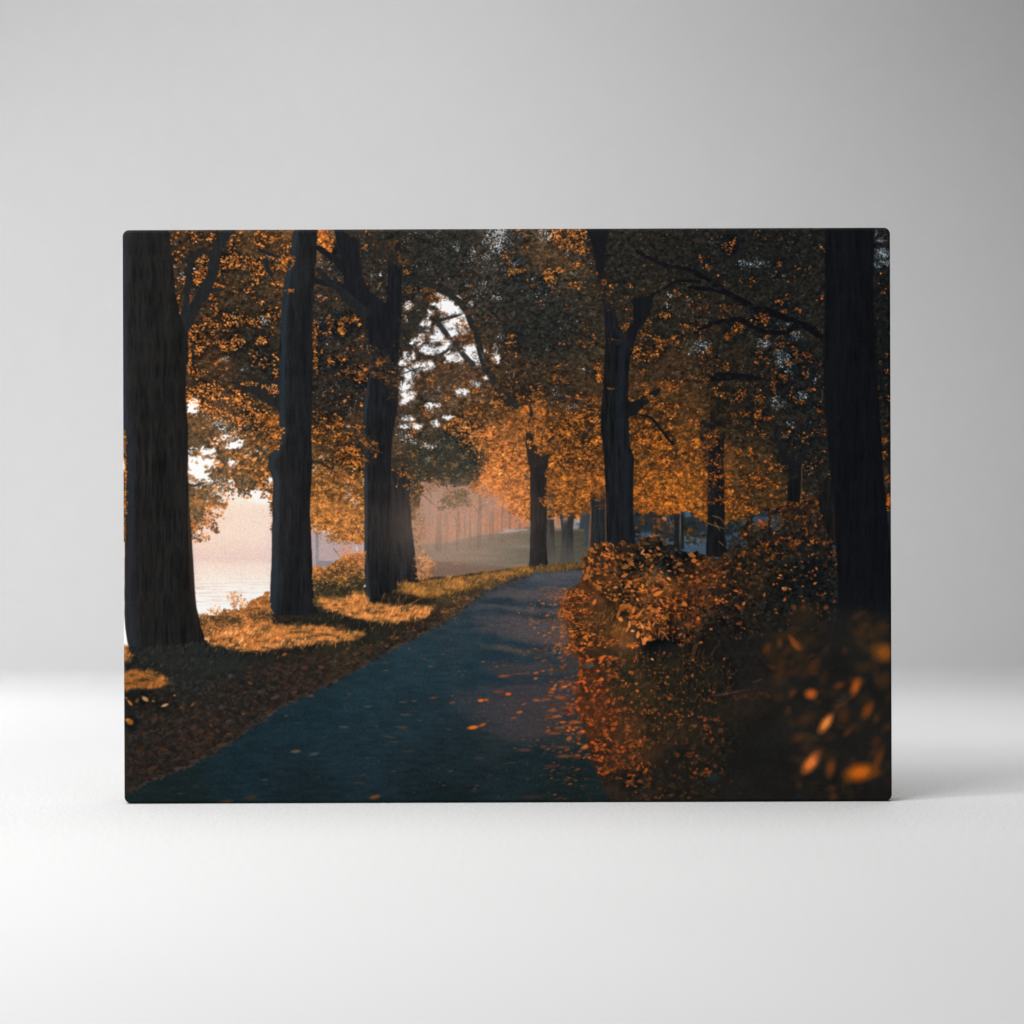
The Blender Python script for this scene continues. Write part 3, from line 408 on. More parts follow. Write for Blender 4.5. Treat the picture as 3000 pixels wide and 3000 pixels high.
    # glints of sky through the leaves
    gl = canopy_low*ctrl([(1400, 720, (1,)*3), (1450, 820, (.8,)*3), (1300, 700, (.7,)*3), (1550, 840, (.5,)*3), (1250, 760, (.4,)*3), (1000, 860, (.2,)*3), (950, 780, (.35,)*3), (960, 870, (.3,)*3), (700, 900, (.06,)*3), (1500, 960, (.25,)*3), (1700, 850, (.12,)*3), (1650, 760, (.4,)*3), (1950, 760, (.06,)*3), (2200, 770, (.35,)*3), (2250, 980, (.25,)*3), (2330, 1120, (.35,)*3), (1700, 1100, (.04,)*3), (2050, 1010, (.3,)*3), (2050, 1250, (.05,)*3), (2400, 700, (.2,)*3), (1400, 1100, (.4,)*3), (700, 1250, (.1,)*3), (2590, 760, (1,)*3), (2600, 1000, (.03,)*3), (1250, 1200, (.5,)*3), (1550, 1300, (0,)*3), (1950, 1450, (0,)*3), (950, 1450, (.1,)*3)], 80)[..., 0]
    gl = gl*sstep(.5, .66, vnoise(34, 26, 91, 3))
    for b in FL:
        leaves(blobs([(b[0], b[1], b[2]*1.15, b[3]*1.15)]), 5+b[2]*b[3]*.2*b[4], (2, 6.5), WH if b[0] < 2000 else WH+BL, asp=(.4, .8), al=(.45, 1.))
    leaves(gl*(SX < 1800), 1900, (1.5, 5), WH, asp=(.5, .9), al=(.3, .95))
    leaves(gl*(SX >= 1800)*(SX < 2420), 420, (1.5, 4.5), WH+BL, asp=(.5, .9), al=(.3, .9))
    for x, y, rx, ry, m in Z(3, 0, [(1800, 140, 12, 6, 40), (1820, 250, 22, 10, 60), (1780, 300, 14, 14, 40), (1850, 330, 16, 14, 40), (1770, 380, 10, 8, 26), (1750, 80, 6, 20, 14), (1850, 270, 10, 10, 30), (1750, 330, 6, 16, 14), (1870, 360, 8, 6, 16)]):
        leaves(blobs([(x, y, rx, ry)]), m, (2, 6), BL, asp=(.4, .7), ang=(20, 25), al=(.5, 1.))
    sp = blobs(Z(3, 0, [(700, 1115, 18, 16), (880, 1250, 20, 22), (830, 1680, 20, 18), (1060, 1605, 16, 12), (100, 1130, 34, 20), (620, 360, 40, 14), (1000, 1050, 16, 14), (940, 930, 16, 6)]))
    leaves(sp, 330, (2, 5), WH+BL, asp=(.4, .8), al=(.4, .95))

    CAN = IMG.copy()
    # ---------------- limbs and trunks, far to near
    dk = (31, 33, 35); dr = (22, 24, 28)
    for q, a, b, c in (([(1240, 930), (1300, 1020), (1390, 1110)], 16, 12, (40, 42, 44)), ([(1390, 1110), (1480, 1230), (1560, 1310)], 12, 18, (46, 44, 42)), ([(1380, 1120), (1290, 1210), (1180, 1260), (1050, 1290)], 9, 5, (42, 42, 42)), ([(1390, 1110), (1500, 1100), (1560, 1080)], 9, 5, (44, 42, 40)), ([(940, 1340), (1010, 1390), (1060, 1420)], 4, 2, (44, 42, 40)), ([(900, 1400), (1000, 1370), (1120, 1340)], 4, 3, (40, 40, 38)), ([(1050, 530), (1250, 590), (1400, 690), (1520, 840), (1590, 1000), (1620, 1150), (1680, 1330), (1770, 1480), (1900, 1680)], 15, 21, (35, 36, 35)), ([(1250, 900), (1330, 870), (1480, 840)], 10, 8, (38, 37, 34)), ([(1230, 860), (1190, 940)], 14, 12, (38, 37, 34)), ([(1200, 1720), (1250, 1840), (1280, 1900), (1275, 1960)], 6, 5, (84, 62, 50)), ([(900, 490), (1050, 530)], 22, 24, (33, 34, 35)), ([(890, 1450), (910, 1420), (890, 1540)], 6, 3, (34, 35, 36))):
        stroke(Z(1, 0, q), a, b, c)
    for q, a, b, c in (([(40, 1530), (110, 1620), (190, 1700)], 26, 22, (38, 40, 40)), ([(0, 1480), (60, 1560)], 22, 24, (38, 40, 40)), ([(560, 1640), (700, 1640), (860, 1680), (960, 1780)], 10, 12, (36, 36, 34)), ([(1000, 1800), (930, 1880), (850, 1950), (800, 2080)], 12, 10, (40, 36, 32)), ([(700, 1560), (560, 1590)], 7, 4, (38, 38, 36)), ([(0, 1810), (110, 1750), (180, 1700)], 8, 5, (62, 48, 38))):
        stroke(Z(2, 0, q), a, b, c)
    for q, a, b, c in (([(820, 60), (860, 250), (960, 460)], 18, 26, (24, 26, 29)), ([(1110, 250), (1040, 380), (990, 480)], 14, 24, (24, 26, 29)), ([(150, 50), (180, 300), (230, 500)], 34, 40, (27, 27, 28)), ([(1130, 0), (1100, 250)], 10, 12, (26, 27, 28)), ([(960, 220), (1040, 100), (1060, 0)], 8, 5, (28, 28, 28))):
        stroke(Z(3, 1, q), a, b, c)
    for q, a, b, c in (([(1560, 40), (1680, 190), (1720, 340), (1700, 420)], 16, 12, (40, 34, 28)), ([(180, 290), (160, 330)], 3, 2, (60, 44, 36)), ([(960, 30), (880, 100), (820, 200), (790, 260)], 12, 9, (42, 36, 30)), ([(250, 500), (330, 560)], 6, 5, (80, 56, 38)), ([(330, 560), (150, 580)], 6, 3, (90, 62, 40)), ([(440, 560), (300, 430)], 4, 3, (80, 56, 36))):
        stroke(Z(2, 1, q), a, b, c)
    for q, a, b, c in (([(50, 400), (130, 400), (220, 450), (250, 500)], 9, 7, (48, 42, 36)), ([(240, 320), (235, 480), (200, 570)], 7, 4, (52, 44, 38)), ([(460, 1000), (520, 1120), (540, 1180)], 4, 3, (90, 66, 50)), ([(250, 1210), (320, 1300)], 2, 2, (112, 92, 84))):
        stroke(Z(1, 1, q), a, b, c)
    for q, a, b, c in (([(1330, 170), (1180, 250), (1020, 380)], 5, 3, (70, 50, 36)), ([(930, 500), (880, 620), (790, 690)], 4, 2, (90, 62, 44)), ([(655, 610), (700, 625), (800, 600)], 9, 5, (36, 34, 32)), ([(790, 700), (795, 860)], 3, 2, (100, 70, 48)), ([(1100, 280), (1020, 300)], 2, 2, (90, 62, 44)), ([(1210, 260), (1350, 180)], 4, 4, (80, 56, 38))):
        stroke(Z(0, 1, q), a, b, c)
    hid = sstep(.5, .58, vnoise(17, 12, 92, 3))*keep*.85*(SX > 1150); hid = np.maximum(hid, sstep(.57, .63, vnoise(17, 12, 93, 3))*keep*.8*(SX <= 1150))
    IMG = IMG*(1-hid[..., None])+CAN*hid[..., None]
    for q, a, b, c in (([(1330, 240), (1560, 370), (1760, 400), (1932, 470)], 7, 12, (17, 18, 20)), ([(1480, 660), (1600, 600), (1700, 520), (1932, 540)], 7, 10, (17, 18, 20)), ([(1250, 1790), (1400, 1790), (1480, 1820), (1560, 1920), (1680, 2060)], 6, 7, (18, 18, 19))):
        stroke(Z(2, 0, q), a, b, c)
    for q, a, b, c in (([(0, 420), (130, 490), (330, 620), (520, 740), (750, 820), (960, 900), (1100, 960), (1290, 1060)], 12, 24, (14, 15, 18)), ([(0, 590), (180, 600), (330, 640)], 10, 14, (15, 16, 19)), ([(100, 970), (280, 920), (460, 880), (580, 960), (720, 1010), (900, 1020), (1000, 960)], 12, 14, (15, 16, 19)), ([(480, 880), (560, 940)], 14, 10, (15, 16, 19)), ([(850, 1080), (1000, 1110), (1180, 1120)], 6, 8, (24, 25, 26)), ([(230, 1440), (400, 1430), (600, 1440), (760, 1460)], 26, 12, (16, 17, 20)), ([(640, 1330), (760, 1500)], 6, 5, (28, 27, 26))):
        stroke(Z(3, 0, q), a, b, c)
    hid = sstep(.57, .64, vnoise(15, 10, 94, 3))*keep*.55*(SX > 1760)
    IMG = IMG*(1-hid[..., None])+CAN*hid[..., None]
    # crossing limbs beside the first trunk
    for q, a, b in (([(1020, 60), (960, 150), (920, 260), (870, 480), (800, 640), (700, 800), (620, 950), (560, 1040)], 30, 34), ([(780, 250), (690, 330), (660, 420), (640, 600), (640, 760), (600, 900)], 17, 19), ([(920, 250), (780, 260)], 12, 12), ([(660, 420), (600, 430)], 14, 10), ([(800, 620), (920, 610), (1020, 600)], 12, 7), ([(1380, 330), (1400, 420), (1440, 470)], 16, 14), ([(1320, 230), (1420, 270), (1560, 330)], 10, 8), ([(700, 430), (830, 390)], 3, 3), ([(690, 1290), (690, 1140)], 6, 4), ([(640, 330), (560, 320)], 16, 6)):
        stroke(Z(0, 0, q), a, b, (33, 35, 37))
    for q, a, b in (([(1560, 1530), (1320, 1500), (1120, 1490), (980, 1470)], 44, 8), ([(1600, 1640), (1400, 1560), (1200, 1540), (1060, 1560)], 60, 14), ([(1600, 1740), (1450, 1640), (1330, 1590)], 50, 30)):
        stroke(Z(0, 0, q), a, b, (36, 35, 34))
    leaves(blobs(Z(0, 0, [(1220, 1490, 20, 6), (1460, 1545, 16, 12), (1380, 1520, 10, 6), (1100, 1560, 10, 5)])), 90, (4, 10), ORH, ang=(0, 50))
    # trunk behind, hazy feet
    trunk([(1500, 1632, 1690), (1520, 1642, 1682), (1541, 1644, 1679), (1600, 1645, 1680), (1650, 1642, 1684)], (50, 53, 55), fade=(1560, 1650, (86, 84, 76), .75), rough=2, seed=61, top=(1500, 1525))
    trunk([(1440, 1604, 1622), (1519, 1602, 1624), (1600, 1604, 1626), (1645, 1602, 1629)], (58, 58, 56), fade=(1560, 1645, (90, 88, 78), .8), rough=1.5, seed=62, top=(1440, 1530))
    lay(poly(Z(2, 1, [(840, 1000), (880, 980), (890, 1200), (830, 1200), (850, 1120)]), 2, 12, 4, 2)*.7, (52, 64, 76))
    trunk([(1428, 1728, 1782), (1509, 1731, 1782), (1603, 1727, 1782), (1650, 1716, 1782)], (38, 41, 44), lit=[((122, 82, 58), .0, .04)], rough=2.5, seed=63, top=(1428, 1480))
    leaves(blobs(Z(2, 1, [(960, 620, 30, 26), (900, 700, 14, 20), (1000, 820, 10, 8)])), 160, (4, 10), ORD+OR[1:3])
    stroke(Z(2, 1, [(905, 860), (895, 1000), (890, 1180), (878, 1290)]), 3, 3, (134, 92, 64), .7, .6)
    stroke(Z(2, 1, [(1048, 640), (1045, 900), (1048, 1130)]), 4, 3, (128, 88, 62), .6, .6)
    trunk([(1286, 1550, 1578), (1310, 1552, 1592), (1336, 1553, 1609), (1385, 1554, 1603), (1509, 1554, 1602), (1603, 1554, 1602), (1645, 1552, 1605), (1664, 1546, 1610)], (31, 32, 34), rough=2, seed=64, top=(1290, 1330))
    stroke(Z(2, 1, [(370, 400), (345, 260), (330, 120), (350, -60), (330, -200)]), 34, 9, (36, 34, 32)); stroke(Z(2, 1, [(440, 380), (500, 240), (590, 120)]), 26, 6, (38, 35, 32))
    leaves(blobs(Z(2, 1, [(340, 100, 30, 40), (420, 200, 40, 30), (360, -80, 34, 40), (520, 240, 24, 20), (470, 310, 18, 10)]))*sstep(.4, .52, vnoise(16, 12, 122, 2)), 620, (4, 10), [((206, 122, 54), 2), ((170, 98, 44), 4), ((122, 74, 38), 4), ((80, 54, 34), 2)])
    stroke(Z(2, 1, [(340, 320), (330, 200), (320, 120)]), 14, 5, (36, 35, 34)); stroke(Z(2, 1, [(420, 360), (470, 330), (510, 340)]), 22, 12, (34, 34, 34))
    leaves(blobs(Z(2, 1, [(440, 300, 16, 10), (470, 760, 12, 14), (500, 640, 8, 20), (490, 500, 6, 10), (320, 230, 6, 12)])), 170, (4, 10), OR)
    gb = poly([(340, 1905), (600, 1880), (640, 1840), (760, 1790), (860, 1765), (1000, 1730), (1100, 1715), (1160, 1705), (1230, 1692), (1330, 1690), (1450, 1672), (1560, 1658), (1720, 1655), (1800, 1640), (2640, 1640), (2640, 2400), (340, 2400)], 4, 16, 22)
    lay(gb, np.array((44, 38, 31), np.float32)*(.75+.5*vnoise(14, 8, 47, 3))[..., None])
    # fourth then third trunk, left of the path
    trunk([(1340, 1130, 1192), (1370, 1130, 1200), (1416, 1130, 1203), (1466, 1132, 1201), (1540, 1138, 1207), (1627, 1150, 1217), (1690, 1158, 1225), (1712, 1150, 1236)], (33, 34, 38), rough=2.5, seed=65)
    leaves(blobs(Z(1, 1, [(870, 520, 10, 10), (860, 470, 6, 6), (940, 630, 10, 8), (850, 610, 3, 4), (960, 480, 16, 20), (880, 400, 30, 10), (830, 400, 14, 12)])), 190, (4, 10), OR+DK)
    leaves(blobs([(1165, 1352, 34, 20), (1190, 1340, 26, 26), (1205, 1390, 10, 14)])*(SX > 1130), 330, (5, 11), [((46, 46, 40), 4), ((66, 56, 42), 3), ((104, 72, 42), 1.5), ((170, 104, 50), .6)])
    lay(poly(Z(1, 0, [(250, 30), (480, 30), (500, 260), (520, 480), (600, 640), (750, 740), (772, 330), (790, 20), (876, 20), (890, 340), (895, 700), (890, 900), (880, 1050), (860, 1250), (590, 1300), (585, 1100), (560, 880), (520, 800), (420, 700), (250, 600), (0, 530), (0, 490), (200, 520), (350, 560), (350, 480), (230, 330), (120, 260), (60, 200), (110, 190), (260, 280), (330, 330)]), 2.5, 10, 31), np.array((26, 27, 30), np.float32)*(.72+.56*vnoise(5, 40, 44, 3))[..., None])
    for q, a, b in (([(890, 1000), (960, 1030), (1050, 960)], 16, 10), ([(540, 820), (400, 700), (250, 560), (100, 420)], 30, 14)):
        stroke(Z(1, 0, q), a, b, (33, 34, 36))
    tp = blobs(Z(1, 0, [(830, 120, 44, 44), (860, 260, 36, 30), (740, 220, 36, 30), (930, 330, 24, 16), (420, 60, 20, 14)]))*sstep(.42, .56, vnoise(20, 15, 121, 2))
    leaves(tp, 900, (5, 11), [((38, 37, 33), 5), ((50, 43, 34), 4), ((70, 50, 34), 2), ((120, 74, 38), .5)])
    kd = blobs(Z(1, 0, [(1000, 950, 30, 36), (960, 1060, 20, 30), (900, 1150, 20, 24), (1040, 780, 26, 20)]))
    leaves(kd*sstep(.4, .6, vnoise(20, 20, 17, 2)), 800, (6, 12), [((40, 38, 35), 4), ((58, 48, 38), 2)])
    trunk([(1020, 1080, 1168), (1100, 1080, 1166), (1188, 1066, 1166), (1250, 1063, 1156), (1300, 1065, 1148), (1367, 1068, 1145), (1478, 1068, 1148), (1603, 1068, 1153), (1696, 1069, 1160), (1740, 1074, 1170), (1762, 1078, 1178), (1772, 1072, 1192)], (29, 31, 35), lit=[((44, 50, 56), .06, .06)], rough=2.5, seed=66)
    fl = blobs(Z(1, 0, [(640, 1190, 24, 12), (560, 1250, 30, 26), (700, 1290, 26, 24), (780, 1400, 18, 30), (700, 1400, 30, 14), (660, 1180, 10, 10), (500, 1350, 24, 24), (820, 1500, 14, 26), (800, 1620, 10, 20)])+Z(1, 1, [(600, 200, 24, 14), (640, 300, 16, 12), (570, 370, 12, 16), (520, 130, 10, 24), (480, 180, 20, 20), (560, 250, 24, 16)]))
    leaves(fl*wob, 1000, (5, 12), [((38, 36, 33), 5), ((54, 44, 35), 4), ((84, 56, 36), 3), ((140, 84, 42), 1.6), ((190, 112, 52), .6)], ang=(-15, 35))
    # second trunk with its knot
    trunk([(655, 864, 932), (680, 861, 930), (760, 848, 927), (830, 835, 921), (900, 826, 918), (1000, 820, 916), (1200, 818, 914), (1290, 818, 914), (1325, 800, 914), (1345, 788, 914), (1365, 786, 914), (1385, 793, 914), (1420, 801, 913), (1447, 800, 911), (1510, 799, 909), (1587, 797, 913), (1665, 796, 917), (1758, 791, 922), (1785, 786, 928), (1803, 776, 940)], (30, 32, 35), lit=[((38, 46, 52), .1, .1)], rough=2.5, seed=67)
    fl = blobs(Z(0, 0, [(1600, 330, 16, 16), (1560, 380, 14, 20), (1600, 620, 14, 8), (1500, 560, 8, 14)]))
    leaves(fl, 110, (5, 12), OR+DK, ang=(-40, 30))
    leaves(blobs(Z(0, 1, [(1440, 30, 20, 20), (1500, 130, 10, 20), (1480, 230, 12, 14)])), 110, (6, 12), OR)
    # the leaning stem of the trunk right of the path
    lay(poly(Z(2, 0, [(1300, 690), (1510, 655), (1475, 780), (1460, 850), (1345, 1000), (1320, 1110), (1180, 1200), (1180, 1060), (1260, 980), (1310, 840)]), 2.5, 10, 35), np.array((21, 23, 26), np.float32)*(.85+.3*vnoise(6, 60, 46, 2))[..., None])
    lay(poly(Z(2, 0, [(860, 20), (1085, 20), (1050, 200), (1040, 420), (1060, 600), (1030, 780), (1000, 620), (960, 420), (920, 210)]), 3, 12, 36, 1.5)*.92, (21, 23, 26))
    stroke(Z(2, 0, [(1180, 1790), (1290, 1740), (1400, 1670), (1490, 1590), (1580, 1540), (1700, 1530)]), 40, 7, (23, 25, 27)); lay(poly(Z(2, 0, [(1220, 1640), (1320, 1690), (1290, 1790), (1220, 1840)]), 2, 10, 37, 1), (22, 24, 26))
    leaves(blobs(Z(2, 0, [(1560, 1540, 40, 16), (1480, 1620, 16, 14)]))*sstep(.45, .55, vnoise(14, 10, 123, 2)), 220, (4, 9), ORD+OR[1:4])
    trunk([(890, 1768, 1800), (960, 1772, 1812), (1000, 1774, 1850), (1033, 1773, 1848), (1110, 1770, 1841), (1188, 1762, 1840), (1250, 1761, 1843), (1308, 1766, 1845), (1335, 1769, 1856), (1350, 1770, 1859), (1391, 1773, 1856), (1510, 1777, 1855), (1590, 1778, 1861), (1640, 1776, 1868)], (24, 27, 31), lit=[((28, 33, 39), .72, .12)], rough=2, seed=68, bark=.42)
    leaves(blobs(Z(2, 0, [(1210, 1000, 12, 22), (1100, 700, 34, 30), (1000, 560, 24, 30), (1180, 780, 24, 24), (1250, 900, 14, 20), (1100, 1090, 24, 10)])), 420, (5, 11), [((34, 33, 30), 5), ((48, 40, 32), 3), ((130, 76, 34), 1)])
    leaves(blobs(Z(2, 0, [(1080, 1545, 10, 4), (980, 1440, 8, 14)])+Z(2, 1, [(1000, 560, 8, 20)])), 60, (4, 9), OR)
    # right-hand trunks
    trunk([(1150, 2085, 2118), (1230, 2080, 2122), (1400, 2074, 2122), (1472, 2073, 2124), (1560, 2072, 2123), (1632, 2068, 2130)], (24, 25, 27), rough=3, seed=69, top=(1180, 1330))
    leaves(wob*blobs(Z(3, 1, [(230, 160, 20, 20), (180, 200, 14, 26), (260, 460, 26, 34), (180, 400, 20, 24), (230, 640, 24, 18), (180, 740, 16, 14), (290, 750, 14, 14), (320, 260, 10, 10), (260, 330, 8, 6)])), 420, (4, 10), ORD+ORR+DK)
    trunk([(1360, 2304, 2352), (1379, 2309, 2350), (1440, 2308, 2349), (1478, 2306, 2345), (1560, 2304, 2345)], (22, 24, 27), lit=[((118, 96, 66), 1., .05)], rough=2, seed=70, top=(1340, 1400))
    trunk([(1500, 1976, 1990), (1610, 1974, 1992)], (30, 33, 36), rough=1.5, seed=71, top=(1490, 1520)); trunk([(1480, 1993, 2002), (1610, 1992, 2004)], (32, 35, 38), lit=[((150, 132, 112), 0., .12)], rough=1.5, seed=72, top=(1480, 1515))
    trunk([(1400, 2400, 2450), (1447, 2394, 2450), (1556, 2392, 2455), (1600, 2392, 2460)], (26, 27, 29), rough=3, seed=73, top=(1400, 1450))

    LS = .9
    # ---------------- ground
    gb = poly([(340, 1905), (600, 1880), (640, 1850), (760, 1815), (800, 1812), (925, 1806), (1000, 1785), (1070, 1776), (1160, 1768), (1175, 1735), (1230, 1712), (1330, 1690), (1450, 1672), (1560, 1658), (1720, 1655), (1800, 1640), (2640, 1640), (2640, 2400), (340, 2400)], 3, 14, 22)
    lay(gb, np.array((44, 38, 31), np.float32)*(.75+.5*vnoise(14, 8, 47, 3))[..., None])
    # bank shrubs between the trunks, in the sun
    s1 = poly(Z(0, 1, [(730, 1880), (780, 1840), (860, 1850), (920, 1860), (1000, 1800), (1080, 1790), (1190, 1770), (1260, 1700), (1330, 1670), (1420, 1610), (1440, 1880), (1400, 2060), (780, 2060)]), 10, 14, 23)
    lay(s1, np.array((150, 96, 52), np.float32)*(.6+.8*vnoise(10, 8, 48, 3))[..., None])
    leaves(s1*(.2+vnoise(16, 12, 49, 2)), 1700, (4, 9), [((206, 140, 76), 3), ((176, 112, 58), 4), ((122, 80, 46), 4), ((72, 56, 40), 2)], asp=(.3, .7))
    leaves(blobs(Z(0, 1, [(780, 1890, 16, 16), (900, 1880, 20, 10), (1060, 1890, 24, 12), (1350, 1850, 34, 12)])), 260, (5, 10), [((60, 52, 38), 3), ((88, 66, 42), 2)])
    for q in ([(1090, 1790), (1080, 1680), (1040, 1620)], [(1090, 1760), (1120, 1690), (1110, 1640)], [(1150, 1790), (1170, 1720)], [(900, 1840), (850, 1780)], [(910, 1840), (930, 1770)]):
        stroke(Z(0, 1, q), 4, 2, (176, 122, 78), .8)
    leaves(blobs(Z(0, 1, [(1090, 1690, 16, 24), (1060, 1650, 12, 12), (1170, 1740, 10, 14), (870, 1790, 12, 10), (930, 1800, 10, 12), (800, 1840, 14, 8)])), 150, (4, 9), [((206, 146, 88), 3), ((160, 110, 64), 2)], al=(.6, .9))
    s2 = poly(Z(1, 1, [(60, 1400), (180, 1390), (260, 1340), (330, 1290), (450, 1270), (545, 1240), (545, 1700), (60, 1760)]), 8, 14, 24)
    sh = sstep(1655, 1730, SY+(SX-920)*.05)
    lay(s2, (np.array((176, 116, 62), np.float32)*(1-sh[..., None])+np.array((54, 50, 38), np.float32)*sh[..., None])*(.6+.7*vnoise(11, 9, 53, 3))[..., None])
    leaves(s2*(1-sh)*(.2+vnoise(16, 12, 54, 2)), 1500, (4, 9), [((224, 152, 82), 3), ((192, 122, 62), 4), ((134, 88, 48), 4), ((80, 60, 40), 2)])
    leaves(s2*sh, 600, (4, 9), [((66, 58, 40), 3), ((96, 76, 44), 3), ((140, 98, 50), 1), ((40, 40, 34), 3)])
    leaves(blobs(Z(1, 1, [(380, 1240, 30, 14), (480, 1290, 20, 20)])), 140, (4, 8), [((216, 140, 88), 3), ((196, 124, 76), 2)], al=(.5, .9))
    stroke(Z(1, 1, [(462, 1215), (470, 1245)]), 8, 6, (206, 196, 180), .8)
    s3 = blobs(Z(1, 1, [(1080, 1330, 20, 26), (1140, 1400, 16, 24), (1090, 1450, 20, 20), (1200, 1380, 6, 12)]))
    leaves(s3, 480, (4, 9), [((216, 150, 92), 3), ((180, 120, 72), 3), ((124, 88, 60), 3)], al=(.6, .95))
    # grass: dark green in the shade, straw gold in the sun
    gz = poly([(340, 1900), (620, 1880), (900, 1800), (1080, 1760), (1230, 1700), (1440, 1676), (1590, 1655), (1750, 1650), (1580, 1690), (1420, 1735), (1300, 1800), (1200, 1850), (1000, 1930), (700, 2010), (340, 2060)], 6, 18, 25, 3)
    lay(gz*.85, np.array((48, 45, 36), np.float32)*(.7+.6*vnoise(8, 14, 55, 3))[..., None])
    trunk([(640, 338, 496), (674, 338, 496), (753, 338, 505), (859, 338, 515), (918, 338, 526), (965, 338, 543), (1008, 338, 552), (1048, 340, 553), (1095, 342, 544), (1180, 346, 546), (1240, 352, 551), (1265, 364, 552), (1300, 369, 552), (1354, 372, 552), (1391, 372, 551), (1422, 371, 555), (1509, 368, 558), (1603, 366, 564), (1727, 364, 571), (1780, 365, 577), (1841, 367, 590), (1882, 374, 604), (1905, 380, 618), (1925, 388, 650)], (34, 33, 32), lit=[((40, 43, 48), .07, .08)], rough=2., seed=74)
    lay(poly([(340, 640), (380, 640), (376, 1250), (340, 1250)], soft=6)*.35, (52, 56, 66))  # blue-grey highlight of the rounded left edge, put into the print colour
    leaves(blobs([(366, 1290, 5, 30), (367, 1400, 5, 50), (366, 1470, 5, 40), (365, 1560, 4, 24)]), 150, (4, 9), OR+YL)
    shade = poly([(360, 1915), (620, 1900), (700, 1905), (1000, 1895), (1100, 1870), (1060, 1930), (900, 1980), (560, 2040), (360, 2060)], 6, 20, 26, 5)
    lay(shade*.6, np.array((40, 40, 36), np.float32)*(.7+.6*vnoise(8, 12, 56, 3))[..., None])
    sun = [([(602, 1868), (640, 1852), (700, 1842), (760, 1826), (900, 1830), (960, 1836), (1080, 1856), (1036, 1876), (960, 1886), (900, 1890), (770, 1908), (690, 1906), (612, 1888)], (214, 136, 68)),
           ([(925, 1760), (985, 1752), (1065, 1736), (1085, 1766), (1150, 1773), (1272, 1772), (1256, 1808), (1164, 1825), (1120, 1826), (1055, 1816), (960, 1790)], (222, 144, 74)),
           ([(1162, 1710), (1235, 1702), (1330, 1692), (1440, 1676), (1560, 1660), (1560, 1672), (1440, 1700), (1370, 1722), (1300, 1742), (1275, 1752), (1235, 1750), (1168, 1736)], (184, 122, 56)),
           ([(1465, 1680), (1552, 1658), (1552, 1674), (1500, 1688)], (150, 100, 46)), ([(1605, 1660), (1720, 1650), (1715, 1662), (1606, 1670)], (120, 86, 44)),
           ([(340, 1966), (400, 1960), (470, 1970), (515, 2006), (470, 2022), (400, 2020), (340, 2030)], (172, 104, 48)), ([(340, 1890), (375, 1895), (392, 1925), (375, 1938), (340, 1945)], (160, 100, 50))]
    for k, (q, c) in enumerate(sun):
        m = poly(q, 13, 14, 70+k, 8)*(.3+.7*sstep(.3, .52, vnoise(30, 9, 130+k, 3)))
        lay(m*.9, np.array(c, np.float32)*(.62+.72*vnoise(6, 12, 80+k, 3))[..., None])
        area = float(m.sum())/PS**2
        f = np.array(c)/np.array((200., 128., 64.))
        leaves(m, area/42, (9, 22), [(np.array((236, 170, 96))*f, 2), (np.array((208, 134, 66))*f, 4), (np.array((164, 100, 48))*f, 4), (np.array((108, 70, 38))*f, 3)], asp=(.1, .22), ang=(66, 16), al=(.4, .85))
    leaves(gz*blur(sum(poly(q[0], 3, 12, 5) for q in sun), 30)*(SY < 1960), 1300, (8, 19), [((206, 138, 72), 3), ((164, 108, 54), 4), ((110, 76, 42), 3)], asp=(.1, .22), ang=(66, 18), al=(.3, .8))
    gd = gz*(1-sstep(0, 1, blur(sum(poly(q[0], 3, 12, 5) for q in sun), 6)))
    leaves(gd, 2300, (8, 20), [((58, 56, 42), 4), ((40, 40, 34), 4), ((84, 72, 44), 2), ((34, 38, 38), 3)], asp=(.1, .2), ang=(66, 20), al=(.3, .7))
    leaves(gz*(SX > 1150)*(SY < 1760), 900, (7, 15), [((120, 86, 42), 3), ((160, 108, 50), 2), ((74, 60, 36), 3)], asp=(.1, .22), ang=(66, 18), al=(.3, .8))
    leaves(blobs(Z(0, 2, [(1100, 280, 60, 20), (900, 310, 30, 14), (1050, 400, 30, 10), (1480, 340, 80, 16), (1200, 240, 20, 10)])), 80, (6, 14), [((250, 196, 132), 3), ((236, 168, 100), 3)], asp=(.25, .5), ang=(55, 15))
    for q in ([(680, 1760), (735, 1635)], [(860, 1740), (872, 1650)], [(780, 1750), (770, 1690)], [(990, 1730), (1080, 1680)]): stroke(Z(1, 1, q), 2.5, 1.2, (176, 118, 64), .8, .5)
    # leaf litter on the left verge
    lit = poly([(340, 2050), (500, 2010), (700, 1960), (860, 1930), (1000, 1915), (1080, 1890), (1180, 1850), (1280, 1800), (1330, 1760), (1400, 1725), (1500, 1690), (1580, 1676), (1530, 1692), (1470, 1716), (1428, 1732), (1381, 1768), (1330, 1808), (1210, 1874), (1133, 1912), (1055, 1958), (962, 2008), (816, 2076), (660, 2191), (536, 2253), (428, 2294), (340, 2340)], 7, 18, 27, 4)
    lay(lit*.9, np.array((42, 36, 33), np.float32)*(.7+.6*vnoise(16, 8, 59, 3))[..., None])
    LT = [((66, 58, 54), 3), ((54, 46, 41), 5), ((76, 58, 47), 3), ((96, 62, 44), 1.1), ((34, 32, 32), 5), ((62, 62, 67), 2.4), ((84, 50, 41), .8)]
    far_l = lit*(SY < 1900); near_l = lit*(SY >= 1880)
    leaves(far_l, 1600, (6, 13), LT+[((150, 94, 50), 2)], asp=(.25, .5), ang=(-10, 30), al=(.5, .95))
    leaves(near_l, 2400, (12, 26), LT, asp=(.3, .6), ang=(15, 40), al=(.35, .8), sharp=1.5)
